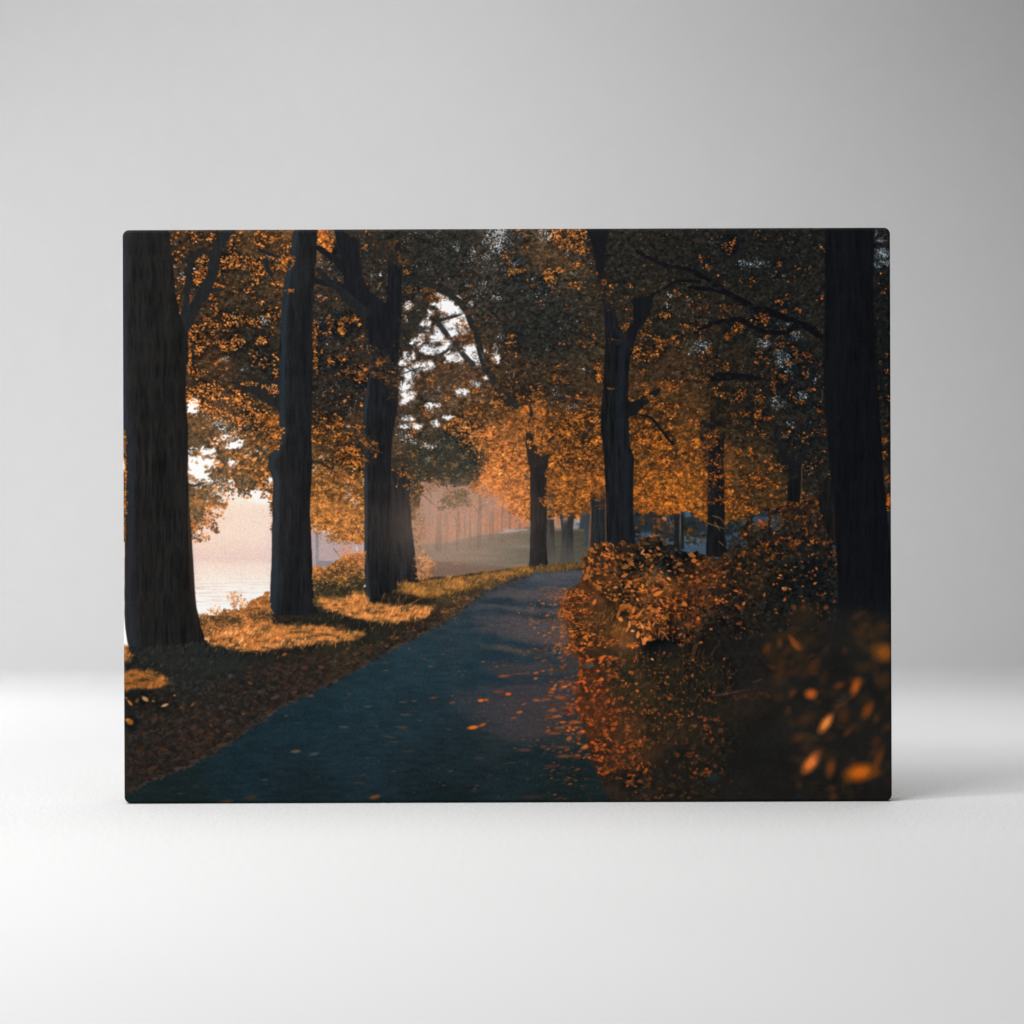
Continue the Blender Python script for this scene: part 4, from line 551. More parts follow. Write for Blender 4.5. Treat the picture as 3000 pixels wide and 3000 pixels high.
    leaves(poly([(500, 1930), (640, 1920), (620, 2010), (500, 2020)], soft=10), 90, (10, 24), [((62, 74, 80), 3), ((50, 60, 64), 3)], asp=(.15, .3), ang=(50, 15), al=(.3, .6), sharp=1.4)
    for zx, zy, Lz, asp, an, c in ((245, 895, 90, .55, -35, (236, 170, 104)), (100, 930, 90, .35, -50, (216, 128, 62)), (170, 910, 60, .7, 60, (160, 98, 44)), (60, 885, 50, .5, -10, (190, 110, 50)), (430, 955, 90, .35, 20, (240, 176, 128)), (320, 915, 40, .8, 0, (176, 104, 46)), (100, 1110, 90, .75, -30, (206, 112, 36)), (75, 1090, 50, .7, 10, (220, 128, 48)), (522, 862, 26, .8, 0, (212, 120, 62)), (690, 950, 60, .4, 50, (150, 84, 40)), (590, 975, 50, .6, -30, (128, 64, 36)), (1045, 680, 60, .8, 40, (84, 82, 92)), (1235, 745, 60, .5, -30, (126, 82, 38)), (1560, 475, 60, .5, 20, (176, 104, 44)), (1750, 600, 80, .5, 10, (96, 50, 46)), (1510, 570, 70, .5, -10, (88, 46, 52)), (1170, 1035, 40, .7, 0, (138, 80, 40)), (1040, 1225, 60, .5, 10, (110, 70, 36)), (960, 1335, 110, .5, 15, (96, 78, 66)), (310, 1550, 110, .45, 20, (98, 62, 46)), (560, 1550, 110, .35, 10, (92, 84, 86)), (960, 970, 60, .6, 30, (78, 80, 92)), (1030, 1105, 80, .4, 20, (86, 80, 84)), (330, 1090, 70, .8, 60, (110, 56, 44)), (1330, 830, 60, .6, -20, (80, 80, 90)), (1470, 880, 110, .3, 20, (92, 78, 78)), (1650, 830, 60, .4, 10, (106, 60, 52))):
        (x, y), = Z(0, 2, [(zx, zy)]); px, py = plan(x, y)
        stamp(np.array([px]), np.array([py]), Lz/3.22, Lz*asp/3.22, an, np.array([c], np.float32), .85, 1.7, 0)
    tonematch(np.clip(lit+gd, 0, 1)*(1-s1)*(1-s2), [(60, 1230, (42, 38, 33)), (100, 1320, (44, 37, 32)), (300, 1150, (43, 38, 33)), (150, 1080, (38, 40, 38)), (250, 1080, (38, 41, 39)), (450, 1100, (48, 39, 33)), (200, 1280, (48, 39, 33)), (560, 1030, (56, 46, 34)), (600, 1000, (44, 40, 32)), (700, 950, (54, 43, 33)), (850, 880, (78, 60, 38)), (950, 860, (96, 72, 40)), (600, 960, (38, 38, 33)), (450, 980, (42, 40, 33))], k=.8)
    # ---------------- the path
    pl = [(1714, 1671), (1580, 1677), (1528, 1690), (1469, 1714), (1428, 1727), (1381, 1764), (1335, 1804), (1210, 1872), (1133, 1910), (1055, 1956), (962, 2006), (900, 2034), (816, 2074), (660, 2189), (536, 2251), (428, 2292), (340, 2345), (340, 2400), (1830, 2400), (1791, 2350), (1760, 2298), (1729, 2220), (1714, 2143), (1700, 2080), (1700, 2003), (1705, 1944), (1690, 1903), (1680, 1848), (1664, 1795), (1652, 1773), (1660, 1736), (1705, 1705)]
    pm = poly(pl, 5, 14, 28, 3)
    pc = ctrl([(1620, 1690, (66, 70, 78)), (1550, 1710, (52, 64, 74)), (1500, 1750, (54, 60, 68)), (1450, 1800, (46, 58, 68)), (1350, 1850, (42, 56, 66)), (1550, 1830, (70, 66, 70)), (1200, 1920, (36, 54, 65)), (1400, 1950, (34, 52, 63)), (1050, 2000, (32, 50, 60)), (900, 2080, (28, 45, 55)), (1200, 2080, (32, 48, 58)), (1500, 2050, (50, 54, 60)), (1550, 2120, (50, 52, 57)), (1000, 2200, (30, 46, 56)), (700, 2250, (26, 42, 50)), (1300, 2230, (28, 41, 48)), (1550, 2230, (26, 40, 46)), (500, 2320, (28, 38, 40)), (900, 2320, (26, 38, 45)), (1300, 2330, (24, 35, 40)), (1650, 2300, (26, 36, 38))], 120)
    gr = vnoise(3, 2.2, 60, 2); gs = vnoise(40, 8, 61, 3)
    pc = pc*np.array((1., 1.0, .96), np.float32)
    grit = np.random.RandomState(77).rand(PH, PW).astype(np.float32); grit = box(grit, 1)
    lay(pm, pc*(.62+.24*gr+.32*gs+.2*grit)[..., None])
    IMG = IMG+(pm*(grit > .72)*(14+14*sstep(1500, 1650, SX)))[..., None]*np.array((1., .92, .86), np.float32)
    # bars of light and shade across it
    def bar(pts, col, a, soft=2.5, seed=5, rough=5):
        m = poly(pts, rough*2, 26, seed, soft+6)*pm*a*(.55+.75*vnoise(30, 5, seed+40, 2))*sstep(1290, 1470, SX+(vnoise(50, 8, seed+41, 2)-.5)*190)
        lay(m, np.asarray(col, np.float32)*(.72+.36*gr+.2*vnoise(16, 3, seed+3, 2))[..., None])
    li = (88, 80, 82); sd = (26, 45, 57)
    for k, (q, c, a) in enumerate((
        (Z(2, 1, [(420, 1450), (840, 1430), (830, 1520), (700, 1520), (200, 1500)]), (84, 84, 92), .55),
        (Z(2, 1, [(60, 1610), (350, 1590), (690, 1600), (660, 1680), (300, 1720), (0, 1700), (-100, 1660)]), li, .7),
        (Z(2, 1, [(-80, 1690), (120, 1690), (300, 1740), (600, 1740), (640, 1780), (300, 1770), (-20, 1740), (-150, 1720)]), sd, .9),
        (Z(2, 1, [(-240, 1740), (0, 1750), (300, 1780), (640, 1800), (600, 1840), (250, 1820), (0, 1790), (-240, 1770)]), li, .75),
        (Z(2, 1, [(-250, 1775), (0, 1790), (250, 1830), (620, 1840), (600, 1890), (200, 1860), (-50, 1820), (-250, 1800)]), sd, .85),
        (Z(2, 2, [(-200, 90), (60, 95), (350, 130), (640, 170), (700, 260), (690, 380), (450, 370), (250, 330), (0, 290), (-200, 230)]), (78, 72, 75), .85),
        (Z(2, 2, [(-120, 300), (100, 330), (350, 370), (700, 400), (700, 470), (400, 470), (100, 420), (-100, 390)]), (26, 48, 62), .75),
        (Z(2, 2, [(-150, 380), (100, 405), (300, 445), (460, 475), (300, 470), (80, 430), (-150, 395)]), (126, 88, 62), .75),
        (Z(2, 2, [(-60, 410), (300, 480), (640, 500), (600, 560), (300, 560), (0, 540)]), (27, 47, 60), .6),
        (Z(2, 2, [(-200, 540), (100, 550), (350, 590), (500, 620), (300, 660), (100, 680), (-100, 650)]), (70, 60, 62), .5),
        (Z(2, 2, [(-400, 830), (-150, 780), (150, 760), (500, 700), (700, 720), (740, 900), (600, 1150), (400, 1250), (100, 1280), (-150, 1150), (-420, 960)]), (66, 60, 64), .6),
        (Z(2, 2, [(-420, 1090), (-150, 1080), (100, 1130), (-50, 1180), (-300, 1170)]), (30, 44, 54), .5),
        (Z(2, 2, [(-100, 620), (200, 700), (600, 640), (740, 700), (400, 760), (0, 760), (-300, 700)]), (30, 48, 60), .5))):
        bar(q, c, a, 3.5, 110+k)
    # fallen leaves on the path
    pf = pm*sstep(1000, 1700, SX)*(SY > 1770)
    rgt = pm*np.exp(-((SX-1690)/90)**2)*(SY > 1720)
    leaves(pf*sstep(.55, .7, vnoise(50, 20, 63, 2)), 330, (5, 16), [((150, 84, 48), 3), ((110, 68, 48), 4), ((84, 60, 50), 4)], asp=(.18, .35), ang=(2, 10), al=(.4, .85), sharp=1.8)
    leaves(rgt*(SY < 1920), 420, (6, 15), [((196, 108, 50), 3), ((150, 84, 42), 4), ((104, 64, 42), 3)], asp=(.2, .4), ang=(4, 12), al=(.6, 1.), sharp=2.)
    leaves(rgt*(SY >= 1900)*np.exp(-np.maximum(SY-2120, 0)/90)*sstep(.4, .55, vnoise(60, 16, 100, 2)), 230, (9, 26), [((176, 86, 38), 2), ((140, 70, 37), 4), ((92, 54, 38), 5)], asp=(.2, .45), ang=(6, 12), al=(.5, .9), sharp=1.5)
    leaves(pm*(SY > 1900), 130, (10, 30), [((62, 58, 56), 4), ((84, 70, 60), 3), ((44, 46, 48), 4), ((96, 62, 42), 1)], asp=(.15, .28), ang=(2, 10), al=(.3, .65), sharp=1.4)
    for c, zx, zy, Lz, asp, an, col, a in ((1, 1640, 910, 70, .5, 5, (226, 106, 32), .95), (1, 1690, 905, 50, .5, 0, (190, 86, 34), .9), (1, 1565, 1165, 120, .36, 8, (224, 108, 34), .95), (1, 1655, 1140, 80, .4, 20, (186, 88, 36), .85), (1, 1895, 850, 60, .5, 10, (214, 92, 34), .9), (1, 1800, 830, 100, .3, 0, (136, 66, 42), .7), (1, 1190, 885, 90, .3, 10, (124, 60, 40), .7), (1, 1370, 930, 70, .4, 15, (140, 74, 46), .7), (1, 1660, 545, 40, .4, 0, (176, 76, 40), .8), (1, 1850, 680, 110, .28, 5, (160, 84, 50), .75), (1, 1010, 915, 50, .4, 0, (110, 72, 46), .7), (1, 905, 925, 100, .2, 0, (86, 82, 80), .6), (1, 570, 968, 100, .18, 0, (96, 84, 78), .6), (1, 930, 1045, 110, .2, -2, (92, 76, 66), .6), (1, 350, 1160, 120, .25, 0, (84, 80, 72), .6), (1, 910, 1165, 100, .35, 0, (84, 58, 42), .7), (1, 760, 1250, 100, .25, 0, (74, 60, 46), .7), (1, 60, 1415, 110, .35, 10, (70, 78, 72), .6), (1, 640, 1820, 120, .38, 12, (122, 74, 36), .85), (1, 490, 1690, 150, .22, 0, (62, 52, 48), .6), (1, 820, 1580, 60, .4, 0, (64, 66, 56), .6), (1, 1620, 1455, 110, .3, 0, (72, 56, 56), .6), (1, 960, 1390, 120, .2, 0, (66, 56, 46), .6), (1, 1280, 475, 60, .25, 0, (104, 70, 58), .7), (1, 1105, 522, 40, .4, 0, (120, 66, 50), .7), (1, 745, 628, 70, .2, 0, (110, 92, 66), .6), (1, 400, 848, 60, .35, 0, (90, 72, 44), .7), (1, 40, 868, 70, .3, 5, (122, 70, 42), .7), (1, 740, 555, 50, .3, 0, (98, 56, 48), .7), (1, 820, 1300, 110, .3, 0, (60, 62, 66), .5), (1, 965, 420, 40, .5, 0, (96, 74, 50), .7), (1, 1170, 590, 80, .2, 0, (104, 84, 70), .6), (0, 1665, 1390, 110, .32, 5, (118, 92, 66), .75), (0, 1850, 1415, 90, .35, 15, (66, 76, 76), .6), (0, 1240, 1825, 140, .35, 5, (74, 48, 44), .75), (0, 1010, 1865, 150, .3, 5, (92, 64, 38), .75), (0, 1575, 1055, 40, .5, 0, (112, 74, 44), .6), (0, 1370, 1660, 80, .22, 0, (88, 68, 42), .7), (0, 1700, 1125, 110, .2, 0, (58, 56, 58), .5),
            (2, 390, 650, 60, .45, 15, (186, 88, 42), .9), (2, 455, 632, 40, .5, 10, (190, 88, 40), .9), (2, 385, 703, 50, .45, 10, (196, 98, 44), .9), (2, 130, 850, 60, .5, 0, (206, 92, 36), .9), (2, 570, 770, 60, .4, 50, (206, 104, 46), .9), (2, 550, 805, 60, .5, 10, (206, 104, 44), .9), (2, 660, 780, 70, .4, 15, (216, 116, 50), .9), (2, 390, 908, 80, .4, 0, (166, 86, 44), .85), (2, 500, 900, 70, .3, 0, (150, 78, 42), .8), (2, 620, 885, 120, .25, 0, (160, 84, 42), .85), (2, 235, 1020, 70, .45, 15, (186, 92, 46), .85), (2, 275, 945, 60, .4, 20, (156, 76, 46), .8), (2, 180, 1075, 70, .35, 5, (140, 72, 44), .8), (2, 545, 1005, 110, .28, 0, (150, 78, 44), .8), (2, 640, 1115, 80, .35, 0, (190, 94, 42), .9), (2, 760, 1115, 150, .25, 0, (166, 84, 42), .85), (2, 640, 1165, 60, .5, 0, (160, 84, 44), .8), (2, 770, 1165, 60, .5, 0, (176, 90, 42), .85), (2, 550, 1220, 140, .22, 0, (140, 72, 40), .8), (2, 700, 1270, 70, .7, 30, (176, 92, 44), .85), (2, 860, 1345, 120, .4, 25, (206, 104, 42), .9), (2, 455, 1345, 60, .4, 0, (116, 62, 46), .75), (2, 280, 1380, 150, .2, 0, (104, 60, 52), .7), (2, 640, 1350, 180, .18, 0, (112, 62, 44), .75), (2, 650, 1435, 170, .22, 2, (124, 66, 42), .8), (2, 780, 1430, 70, .4, 0, (156, 80, 40), .8), (2, 530, 1530, 170, .2, 0, (86, 50, 42), .7), (2, 60, 830, 100, .25, 0, (110, 58, 48), .7), (2, 100, 680, 140, .2, 5, (130, 70, 48), .7), (2, 350, 1820, 240, .2, 0, (58, 44, 40), .7), (2, 240, 660, 200, .1, 2, (112, 72, 56), .6), (2, 620, 1600, 90, .3, 0, (58, 50, 42), .6)):
        (x, y), = Z(c, 2, [(zx, zy)]); px, py = plan(x, y)
        stamp(np.array([px]), np.array([py]), Lz/3.22, Lz*asp/3.22, an, np.array([col], np.float32), a, 1.6, 0)
    pe = blur(pm, 12); pe = np.clip(1-np.abs(pe-.5)*2.6, 0, 1)*(SX < 1560)*(SY < 2330)
    leaves(pe*(SY < 1900), 520, (5, 11), LT+[((130, 82, 46), 1.5)], asp=(.2, .4), ang=(8, 16), al=(.5, .95))
    leaves(pe*(SY >= 1880), 420, (9, 24), LT, asp=(.2, .45), ang=(12, 20), al=(.4, .9), sharp=1.7)
    # ---------------- right verge: leaves then grass then shrubs
    rv = poly([(1714, 1668), (1690, 1720), (1650, 1760), (1640, 1790), (1662, 1840), (1668, 1900), (1700, 1944), (1690, 2003), (1690, 2080), (1718, 2143), (1735, 2220), (1770, 2298), (1800, 2350), (1840, 2400), (2640, 2400), (2640, 1640), (1800, 1640)], 8, 16, 29, 4)
    rc = ctrl([(1690, 1760, (110, 62, 32)), (1740, 1810, (84, 56, 32)), (1760, 1870, (96, 58, 30)), (1900, 1800, (40, 32, 26)), (1720, 2000, (90, 50, 28)), (1740, 2100, (92, 50, 27)), (1850, 1960, (44, 36, 27)), (1850, 2080, (58, 42, 27)), (1850, 2200, (60, 40, 26)), (1950, 2000, (44, 36, 26)), (2050, 1900, (34, 30, 26)), (2050, 2080, (34, 30, 25)), (2000, 2250, (32, 28, 25)), (1900, 2330, (28, 26, 24)), (2200, 1900, (26, 26, 26)), (2300, 2000, (36, 30, 24)), (2250, 2200, (26, 26, 24)), (2200, 2320, (30, 27, 23)), (2500, 2200, (30, 27, 24)), (2550, 1950, (28, 28, 28)), (2500, 2330, (28, 24, 21)), (2400, 2080, (34, 29, 24)), (1780, 1930, (36, 32, 28)), (1900, 1900, (30, 28, 25))], 90)
    lay(rv, rc*(.66+.68*vnoise(12, 12, 64, 3))[..., None])
    edge = blobs([(1680, 1750, 40, 22), (1690, 1800, 50, 16), (1720, 1850, 46, 34), (1700, 1890, 40, 14), (1760, 1880, 40, 12), (1740, 1930, 70, 8), (1720, 1975, 44, 20), (1730, 2010, 44, 24), (1740, 2060, 46, 30), (1755, 2110, 44, 30), (1775, 2140, 34, 20), (1800, 2190, 50, 20), (1810, 2230, 40, 24), (1790, 2270, 30, 20), (1850, 1890, 20, 8)])
    leaves(edge*(SY < 1915), 1500, (4, 11), [((232, 124, 50), 3), ((196, 98, 40), 4), ((140, 74, 36), 4), ((84, 50, 32), 3)], asp=(.22, .5), ang=(6, 18))
    edge = np.maximum(edge*.8, blobs([(1745, 1980, 84, 44, .6), (1750, 2080, 86, 60, .6), (1790, 2180, 90, 50, .55), (1820, 2260, 80, 40, .4)]))*(.25+sstep(.42, .6, vnoise(22, 12, 99, 2)))
    leaves(edge*(SY >= 1900), 900, (7, 19), [((222, 98, 36), 2), ((184, 82, 33), 4), ((128, 60, 29), 5), ((74, 43, 28), 4)], asp=(.4, .8), ang=(10, 35), al=(.55, .95), sharp=1.6)
    gr2 = poly([(1760, 1790), (1800, 1770), (1830, 1850), (1780, 1870), (1720, 1850), (1700, 1810)], 6, 16, 31, 6)
    leaves(gr2, 500, (8, 18), [((124, 90, 44), 3), ((84, 66, 36), 4), ((160, 104, 48), 2)], asp=(.1, .2), ang=(75, 16), al=(.4, .85))
    gr3 = poly([(1770, 1925), (2000, 1905), (2150, 1940), (2150, 2030), (2050, 2090), (1950, 2160), (1860, 2230), (1830, 2150), (1790, 2050)], 10, 24, 33, 12)
    leaves(gr3, 1500, (9, 24), [((90, 60, 31), 4), ((58, 44, 28), 4), ((124, 74, 34), 2), ((34, 31, 26), 4)], asp=(.12, .25), ang=(80, 18), al=(.3, .75), sharp=1.8)
    leaves(gr3*(.3+sstep(.5, .66, vnoise(24, 24, 65, 2))), 480, (5, 14), [((196, 96, 40), 2), ((150, 74, 34), 4), ((104, 58, 30), 5)], asp=(.5, .9), al=(.5, .95), sharp=1.6)
    low = poly([(1800, 2180), (1950, 2150), (2100, 2100), (2200, 2150), (2150, 2340), (1850, 2360)], 10, 24, 34, 14)
    leaves(low, 240, (10, 24), [((150, 74, 34), 3), ((96, 54, 30), 4), ((60, 44, 28), 4), ((40, 44, 42), 3)], asp=(.4, .8), al=(.3, .75), sharp=1.4)
    # the shrub by the path
    bu = poly([(1706, 1640), (1725, 1612), (1745, 1592), (1770, 1588), (1800, 1600), (1830, 1590), (1870, 1590), (1905, 1570), (1930, 1575), (1970, 1600), (2010, 1622), (2060, 1618), (2100, 1640), (2140, 1610), (2170, 1560), (2190, 1520), (2230, 1495), (2290, 1485), (2330, 1470), (2390, 1468), (2420, 1560), (2450, 1600), (2470, 1700), (2480, 1800), (2400, 1840), (2250, 1860), (2100, 1880), (2000, 1890), (1900, 1870), (1850, 1820), (1800, 1790), (1808, 1778), (1772, 1748), (1742, 1722), (1722, 1690), (1708, 1665)], 13, 16, 30)
    bc = ctrl([(1730, 1680, (96, 58, 32)), (1760, 1620, (70, 50, 32)), (1820, 1640, (60, 44, 30)), (1930, 1620, (34, 34, 31)), (1780, 1720, (82, 54, 30)), (1870, 1700, (66, 46, 29)), (1940, 1670, (32, 30, 27)), (2000, 1700, (96, 54, 28)), (1960, 1760, (100, 56, 28)), (1900, 1830, (60, 42, 28)), (2050, 1650, (84, 50, 28)), (2150, 1650, (48, 38, 27)), (2250, 1550, (46, 40, 32)), (2350, 1500, (52, 36, 27)), (2200, 1700, (50, 36, 26)), (2350, 1650, (32, 30, 26)), (2080, 1780, (36, 30, 25)), (2250, 1800, (26, 25, 24)), (2400, 1750, (25, 26, 27)), (2000, 1860, (34, 29, 24))], 80)
    gaps = blobs([(2230, 1520, 26, 30), (2275, 1530, 24, 26), (2150, 1570, 20, 30), (2210, 1545, 16, 14), (2180, 1590, 10, 14), (2385, 1520, 10, 16)])
    bm = bu*(1-sstep(.6, .8, gaps*1.2+vnoise(12, 12, 66, 2)-.5))
    lay(bm, bc*(.5+1.*vnoise(11, 9, 67, 3))[..., None])
    tone_leaves(bm, 3500, (8, 18), .4, 1.9, asp=(.3, .6), ang=(-30, 40), shape=1)
    clb = .15+sstep(.48, .64, vnoise(30, 22, 68, 3))
    amb = ctrl([(1730, 1680, (1.4,)*3), (1780, 1650, (1.,)*3), (1830, 1620, (.6,)*3), (1930, 1600, (.5,)*3), (1940, 1660, (.05,)*3), (1800, 1740, (1.1,)*3), (1880, 1710, (.8,)*3), (1990, 1660, (1.,)*3), (2030, 1700, (1.3,)*3), (1940, 1750, (1.4,)*3), (2080, 1700, (.9,)*3), (1900, 1830, (.9,)*3), (2000, 1820, (.5,)*3), (2150, 1680, (.3,)*3), (2250, 1640, (.22,)*3), (2350, 1500, (.6,)*3), (2350, 1680, (.1,)*3), (2230, 1800, (.04,)*3), (2100, 1840, (.15,)*3)], 70)[..., 0]
    BU = bm*clb*amb
    leaves(BU*(SX < 1960), 1500, (7, 19), [((222, 128, 56), 2), ((188, 102, 42), 4), ((140, 78, 36), 5), ((92, 58, 32), 4)], asp=(.3, .6), ang=(-25, 40), shape=1)
    leaves(BU*(SX >= 1960), 1350, (6, 16), [((216, 112, 42), 1.4), ((176, 84, 33), 3), ((128, 66, 30), 5), ((84, 50, 27), 5)], asp=(.35, .7), ang=(10, 45), sharp=2.2)
    # larger leaves and pale leaf undersides that stand out
    for zx, zy, Lz, asp, an, c in ((1290, 1355, 80, .5, -50, (212, 124, 58)), (1235, 1390, 90, .5, 15, (196, 110, 50)), (1225, 1470, 80, .45, 25, (206, 118, 58)), (1340, 1510, 90, .3, 20, (190, 108, 50)), (1380, 1500, 60, .35, 30, (150, 86, 42)), (880, 1410, 80, .5, 70, (200, 112, 54)), (860, 1480, 90, .5, 60, (206, 112, 52)), (1190, 1360, 60, .5, -60, (146, 84, 42)), (1395, 1245, 70, .35, 60, (222, 150, 92)), (1540, 1640, 110, .4, 25, (220, 124, 52)), (1510, 1600, 80, .4, 20, (196, 106, 46)), (1740, 1360, 70, .5, 10, (216, 116, 48)), (1760, 1420, 70, .5, -20, (200, 104, 44)), (1860, 1280, 90, .5, -20, (216, 116, 50)), (1880, 1330, 60, .8, 0, (226, 124, 54)), (1700, 1390, 60, .6, 30, (190, 98, 42)), (940, 1720, 70, .5, 60, (206, 120, 50)), (1140, 1700, 60, .6, 20, (200, 112, 50)), (1220, 1760, 110, .35, 30, (184, 100, 46)), (1170, 1820, 100, .3, 70, (190, 102, 46)), (1190, 1880, 60, .5, -40, (216, 130, 64)), (1790, 1740, 60, .7, -20, (226, 124, 50)), (1700, 1780, 40, .8, 0, (206, 110, 46)), (1630, 1755, 30, .9, 0, (206, 112, 48)), (1260, 1330, 70, .4, -40, (176, 96, 46)), (960, 1190, 80, .35, -40, (150, 92, 46)), (1110, 1200, 110, .2, -40, (130, 84, 46)), (1430, 1170, 90, .35, -10, (128, 82, 46)), (1330, 1300, 70, .3, -40, (120, 76, 40))):
        (x, y), = Z(2, 1, [(zx, zy)]); px, py = plan(x, y)
        stamp(np.array([px]), np.array([py]), Lz/3.22, Lz*asp/3.22, an, np.array([c], np.float32), .92, 3., 1)
    for zx, zy, Lz, asp, an, c in ((1270, 190, 80, .35, 85, (216, 140, 76)), (1250, 240, 60, .4, 60, (200, 116, 54)), (1385, 205, 80, .35, -60, (230, 156, 92)), (1370, 185, 60, .4, -70, (190, 108, 50)), (1310, 175, 80, .6, 10, (150, 84, 38)), (1500, 190, 70, .35, 60, (206, 122, 62)), (1460, 225, 50, .5, -60, (216, 124, 58)), (1350, 290, 80, .45, 80, (224, 134, 68)), (1395, 285, 60, .5, 20, (160, 88, 40)), (1415, 340, 110, .4, 70, (234, 146, 82)), (1400, 350, 90, .3, 120, (206, 112, 56)), (1465, 320, 80, .35, -70, (214, 122, 58)), (1550, 275, 70, .35, 80, (206, 116, 56)), (1605, 290, 60, .4, -60, (216, 126, 62)), (1500, 335, 40, .6, 0, (200, 110, 50)), (1440, 290, 70, .5, 60, (136, 76, 36)), (1490, 270, 60, .5, -40, (150, 82, 40)), (1585, 235, 50, .5, -30, (200, 112, 52)), (1180, 150, 60, .35, -40, (224, 138, 70)), (1160, 100, 90, .25, 75, (190, 106, 48)), (1230, 20, 110, .35, 10, (196, 108, 50)), (1200, 45, 80, .35, 40, (186, 100, 46)), (1265, 65, 40, .6, 30, (170, 94, 44)), (1360, 100, 110, .3, 50, (206, 112, 50)), (1300, 120, 90, .3, 20, (186, 100, 44)), (1300, 255, 40, .6, 0, (236, 168, 104)), (865, 330, 60, .4, -60, (226, 124, 56)), (900, 370, 60, .5, 30, (216, 116, 50)), (850, 375, 30, .8, 0, (236, 136, 64)), (820, 375, 30, .8, 0, (226, 116, 54)), (1485, 522, 34, .7, -40, (236, 160, 96)), (1015, 505, 90, .4, 30, (216, 104, 38)), (1000, 540, 70, .4, 50, (206, 106, 42)), (1090, 500, 50, .5, -20, (206, 96, 40)), (895, 530, 90, .35, 20, (200, 98, 40)), (890, 580, 110, .5, 0, (96, 88, 78)), (860, 590, 60, .6, 10, (78, 74, 68))):
        (x, y), = Z(2, 2, [(zx, zy)]); px, py = plan(x, y)
        stamp(np.array([px]), np.array([py]), Lz/3.22, Lz*asp/3.22, an, np.array([c], np.float32), .92, 2.4, 1)
    for q in ([(1890, 380), (1860, 460), (1850, 540)], [(1910, 380), (1885, 470)], [(1540, 540), (1555, 430), (1560, 400)], [(1440, 540), (1445, 440)], [(1560, 540), (1575, 470)], [(1190, 600), (1210, 520)], [(1160, 720), (1165, 660)], [(1250, 1180), (1255, 1130)]): stroke(Z(2, 2, q), 4, 2, (110, 76, 42), .7, .6)
    for q in ([(40, 500), (60, 390), (85, 365)], [(70, 520), (100, 430)], [(120, 500), (140, 420)], [(210, 480), (250, 400), (290, 380)], [(30, 520), (35, 420)]): stroke(Z(3, 2, q), 4, 2, (120, 74, 38), .65, .6)
    sr = blobs(Z(3, 1, [(1000, 800, 30, 10), (1130, 790, 20, 16), (1010, 1045, 10, 5), (960, 900, 20, 14), (1050, 960, 16, 10), (840, 1130, 16, 10), (1170, 1050, 8, 6), (1280, 1170, 10, 8), (680, 990, 14, 12), (720, 1190, 20, 14), (960, 1190, 20, 14), (560, 1260, 24, 14), (750, 1290, 20, 10), (1090, 870, 24, 14), (930, 820, 20, 8)]))
    leaves(sr, 330, (7, 17), [((176, 84, 34), 3), ((128, 64, 30), 4), ((92, 54, 30), 3)], asp=(.4, .8), al=(.5, .95), sharp=1.8)
    for q in ([(180, 980), (260, 1010), (330, 1030)], [(220, 910), (290, 930), (330, 980)], [(240, 970), (290, 1050)], [(280, 1150), (320, 1190)]): stroke(Z(3, 1, q), 3.5, 2, (128, 96, 48), .7, .6)
    for q, col in (([(860, 1500), (820, 1440), (760, 1500)], (0, 0, 0)),): pass
    for zx, zy, Lz, asp, c in ((860, 1470, 40, .6, (236, 140, 76)), (845, 1495, 40, .5, (226, 118, 56)), (900, 1595, 60, .8, (196, 124, 54)), (880, 1590, 30, .8, (226, 144, 70)), (1185, 1545, 44, .5, (222, 130, 62)), (1105, 1475, 30, .6, (180, 98, 48)), (995, 1390, 34, .5, (190, 98, 46)), (1060, 1340, 30, .5, (176, 90, 42)), (960, 1420, 26, .6, (206, 110, 50)), (795, 1555, 26, .9, (220, 120, 58)), (825, 1548, 22, .8, (196, 104, 50)), (910, 1375, 26, .6, (216, 118, 54)), (385, 1645, 20, 1., (206, 116, 60)), (545, 1450, 26, .6, (206, 112, 50)), (235, 1475, 34, .7, (226, 116, 52)), (330, 1485, 30, .7, (206, 106, 48)), (430, 1528, 26, .6, (216, 116, 52)), (430, 1610, 44, .4, (196, 100, 44)), (325, 1440, 60, .45, (176, 92, 40)), (40, 1330, 44, .9, (216, 112, 48)), (20, 1480, 44, .7, (220, 112, 48)), (1160, 460, 20, 1., (200, 130, 66)), (770, 715, 36, .9, (186, 100, 46)), (1075, 695, 36, .6, (166, 86, 38))):
        (x, y), = Z(3, 1, [(zx, zy)]); px, py = plan(x, y)
        stamp(np.array([px]), np.array([py]), Lz/3.22, Lz*asp/3.22, 30-60*_rs.rand(), np.array([c], np.float32), .9, 2.2, 1)
    tonematch(np.maximum(bm*(SX < 2440), rv*(SX < 2440))*(1-pm), [(1200, 850, (92, 57, 32)), (1290, 820, (54, 42, 30)), (1340, 890, (116, 68, 33)), (1380, 830, (34, 33, 29)), (1290, 1000, (124, 74, 36)), (1230, 930, (74, 50, 30)), (1450, 880, (74, 47, 28)), (1420, 960, (74, 45, 27)), (1560, 880, (45, 35, 26)), (1700, 760, (44, 35, 28)), (1650, 930, (31, 29, 25)), (1740, 880, (26, 26, 25)), (1500, 1020, (29, 27, 25)), (1350, 1050, (33, 29, 25)), (1170, 930, (96, 58, 32)), (1150, 1010, (84, 55, 31)), (1160, 1090, (86, 52, 31)), (1190, 1200, (88, 49, 29)), (1280, 1150, (60, 46, 29)), (1350, 1110, (44, 37, 27)), (1450, 1150, (38, 33, 26)), (1260, 1280, (84, 51, 29)), (1200, 1330, (84, 48, 29)), (1230, 1400, (44, 36, 28)), (1400, 1350, (36, 31, 25)), (1350, 1250, (50, 39, 27)), (1600, 1300, (28, 27, 24)), (1550, 1100, (30, 28, 26)), (1600, 1180, (40, 32, 26))], rad=60.)
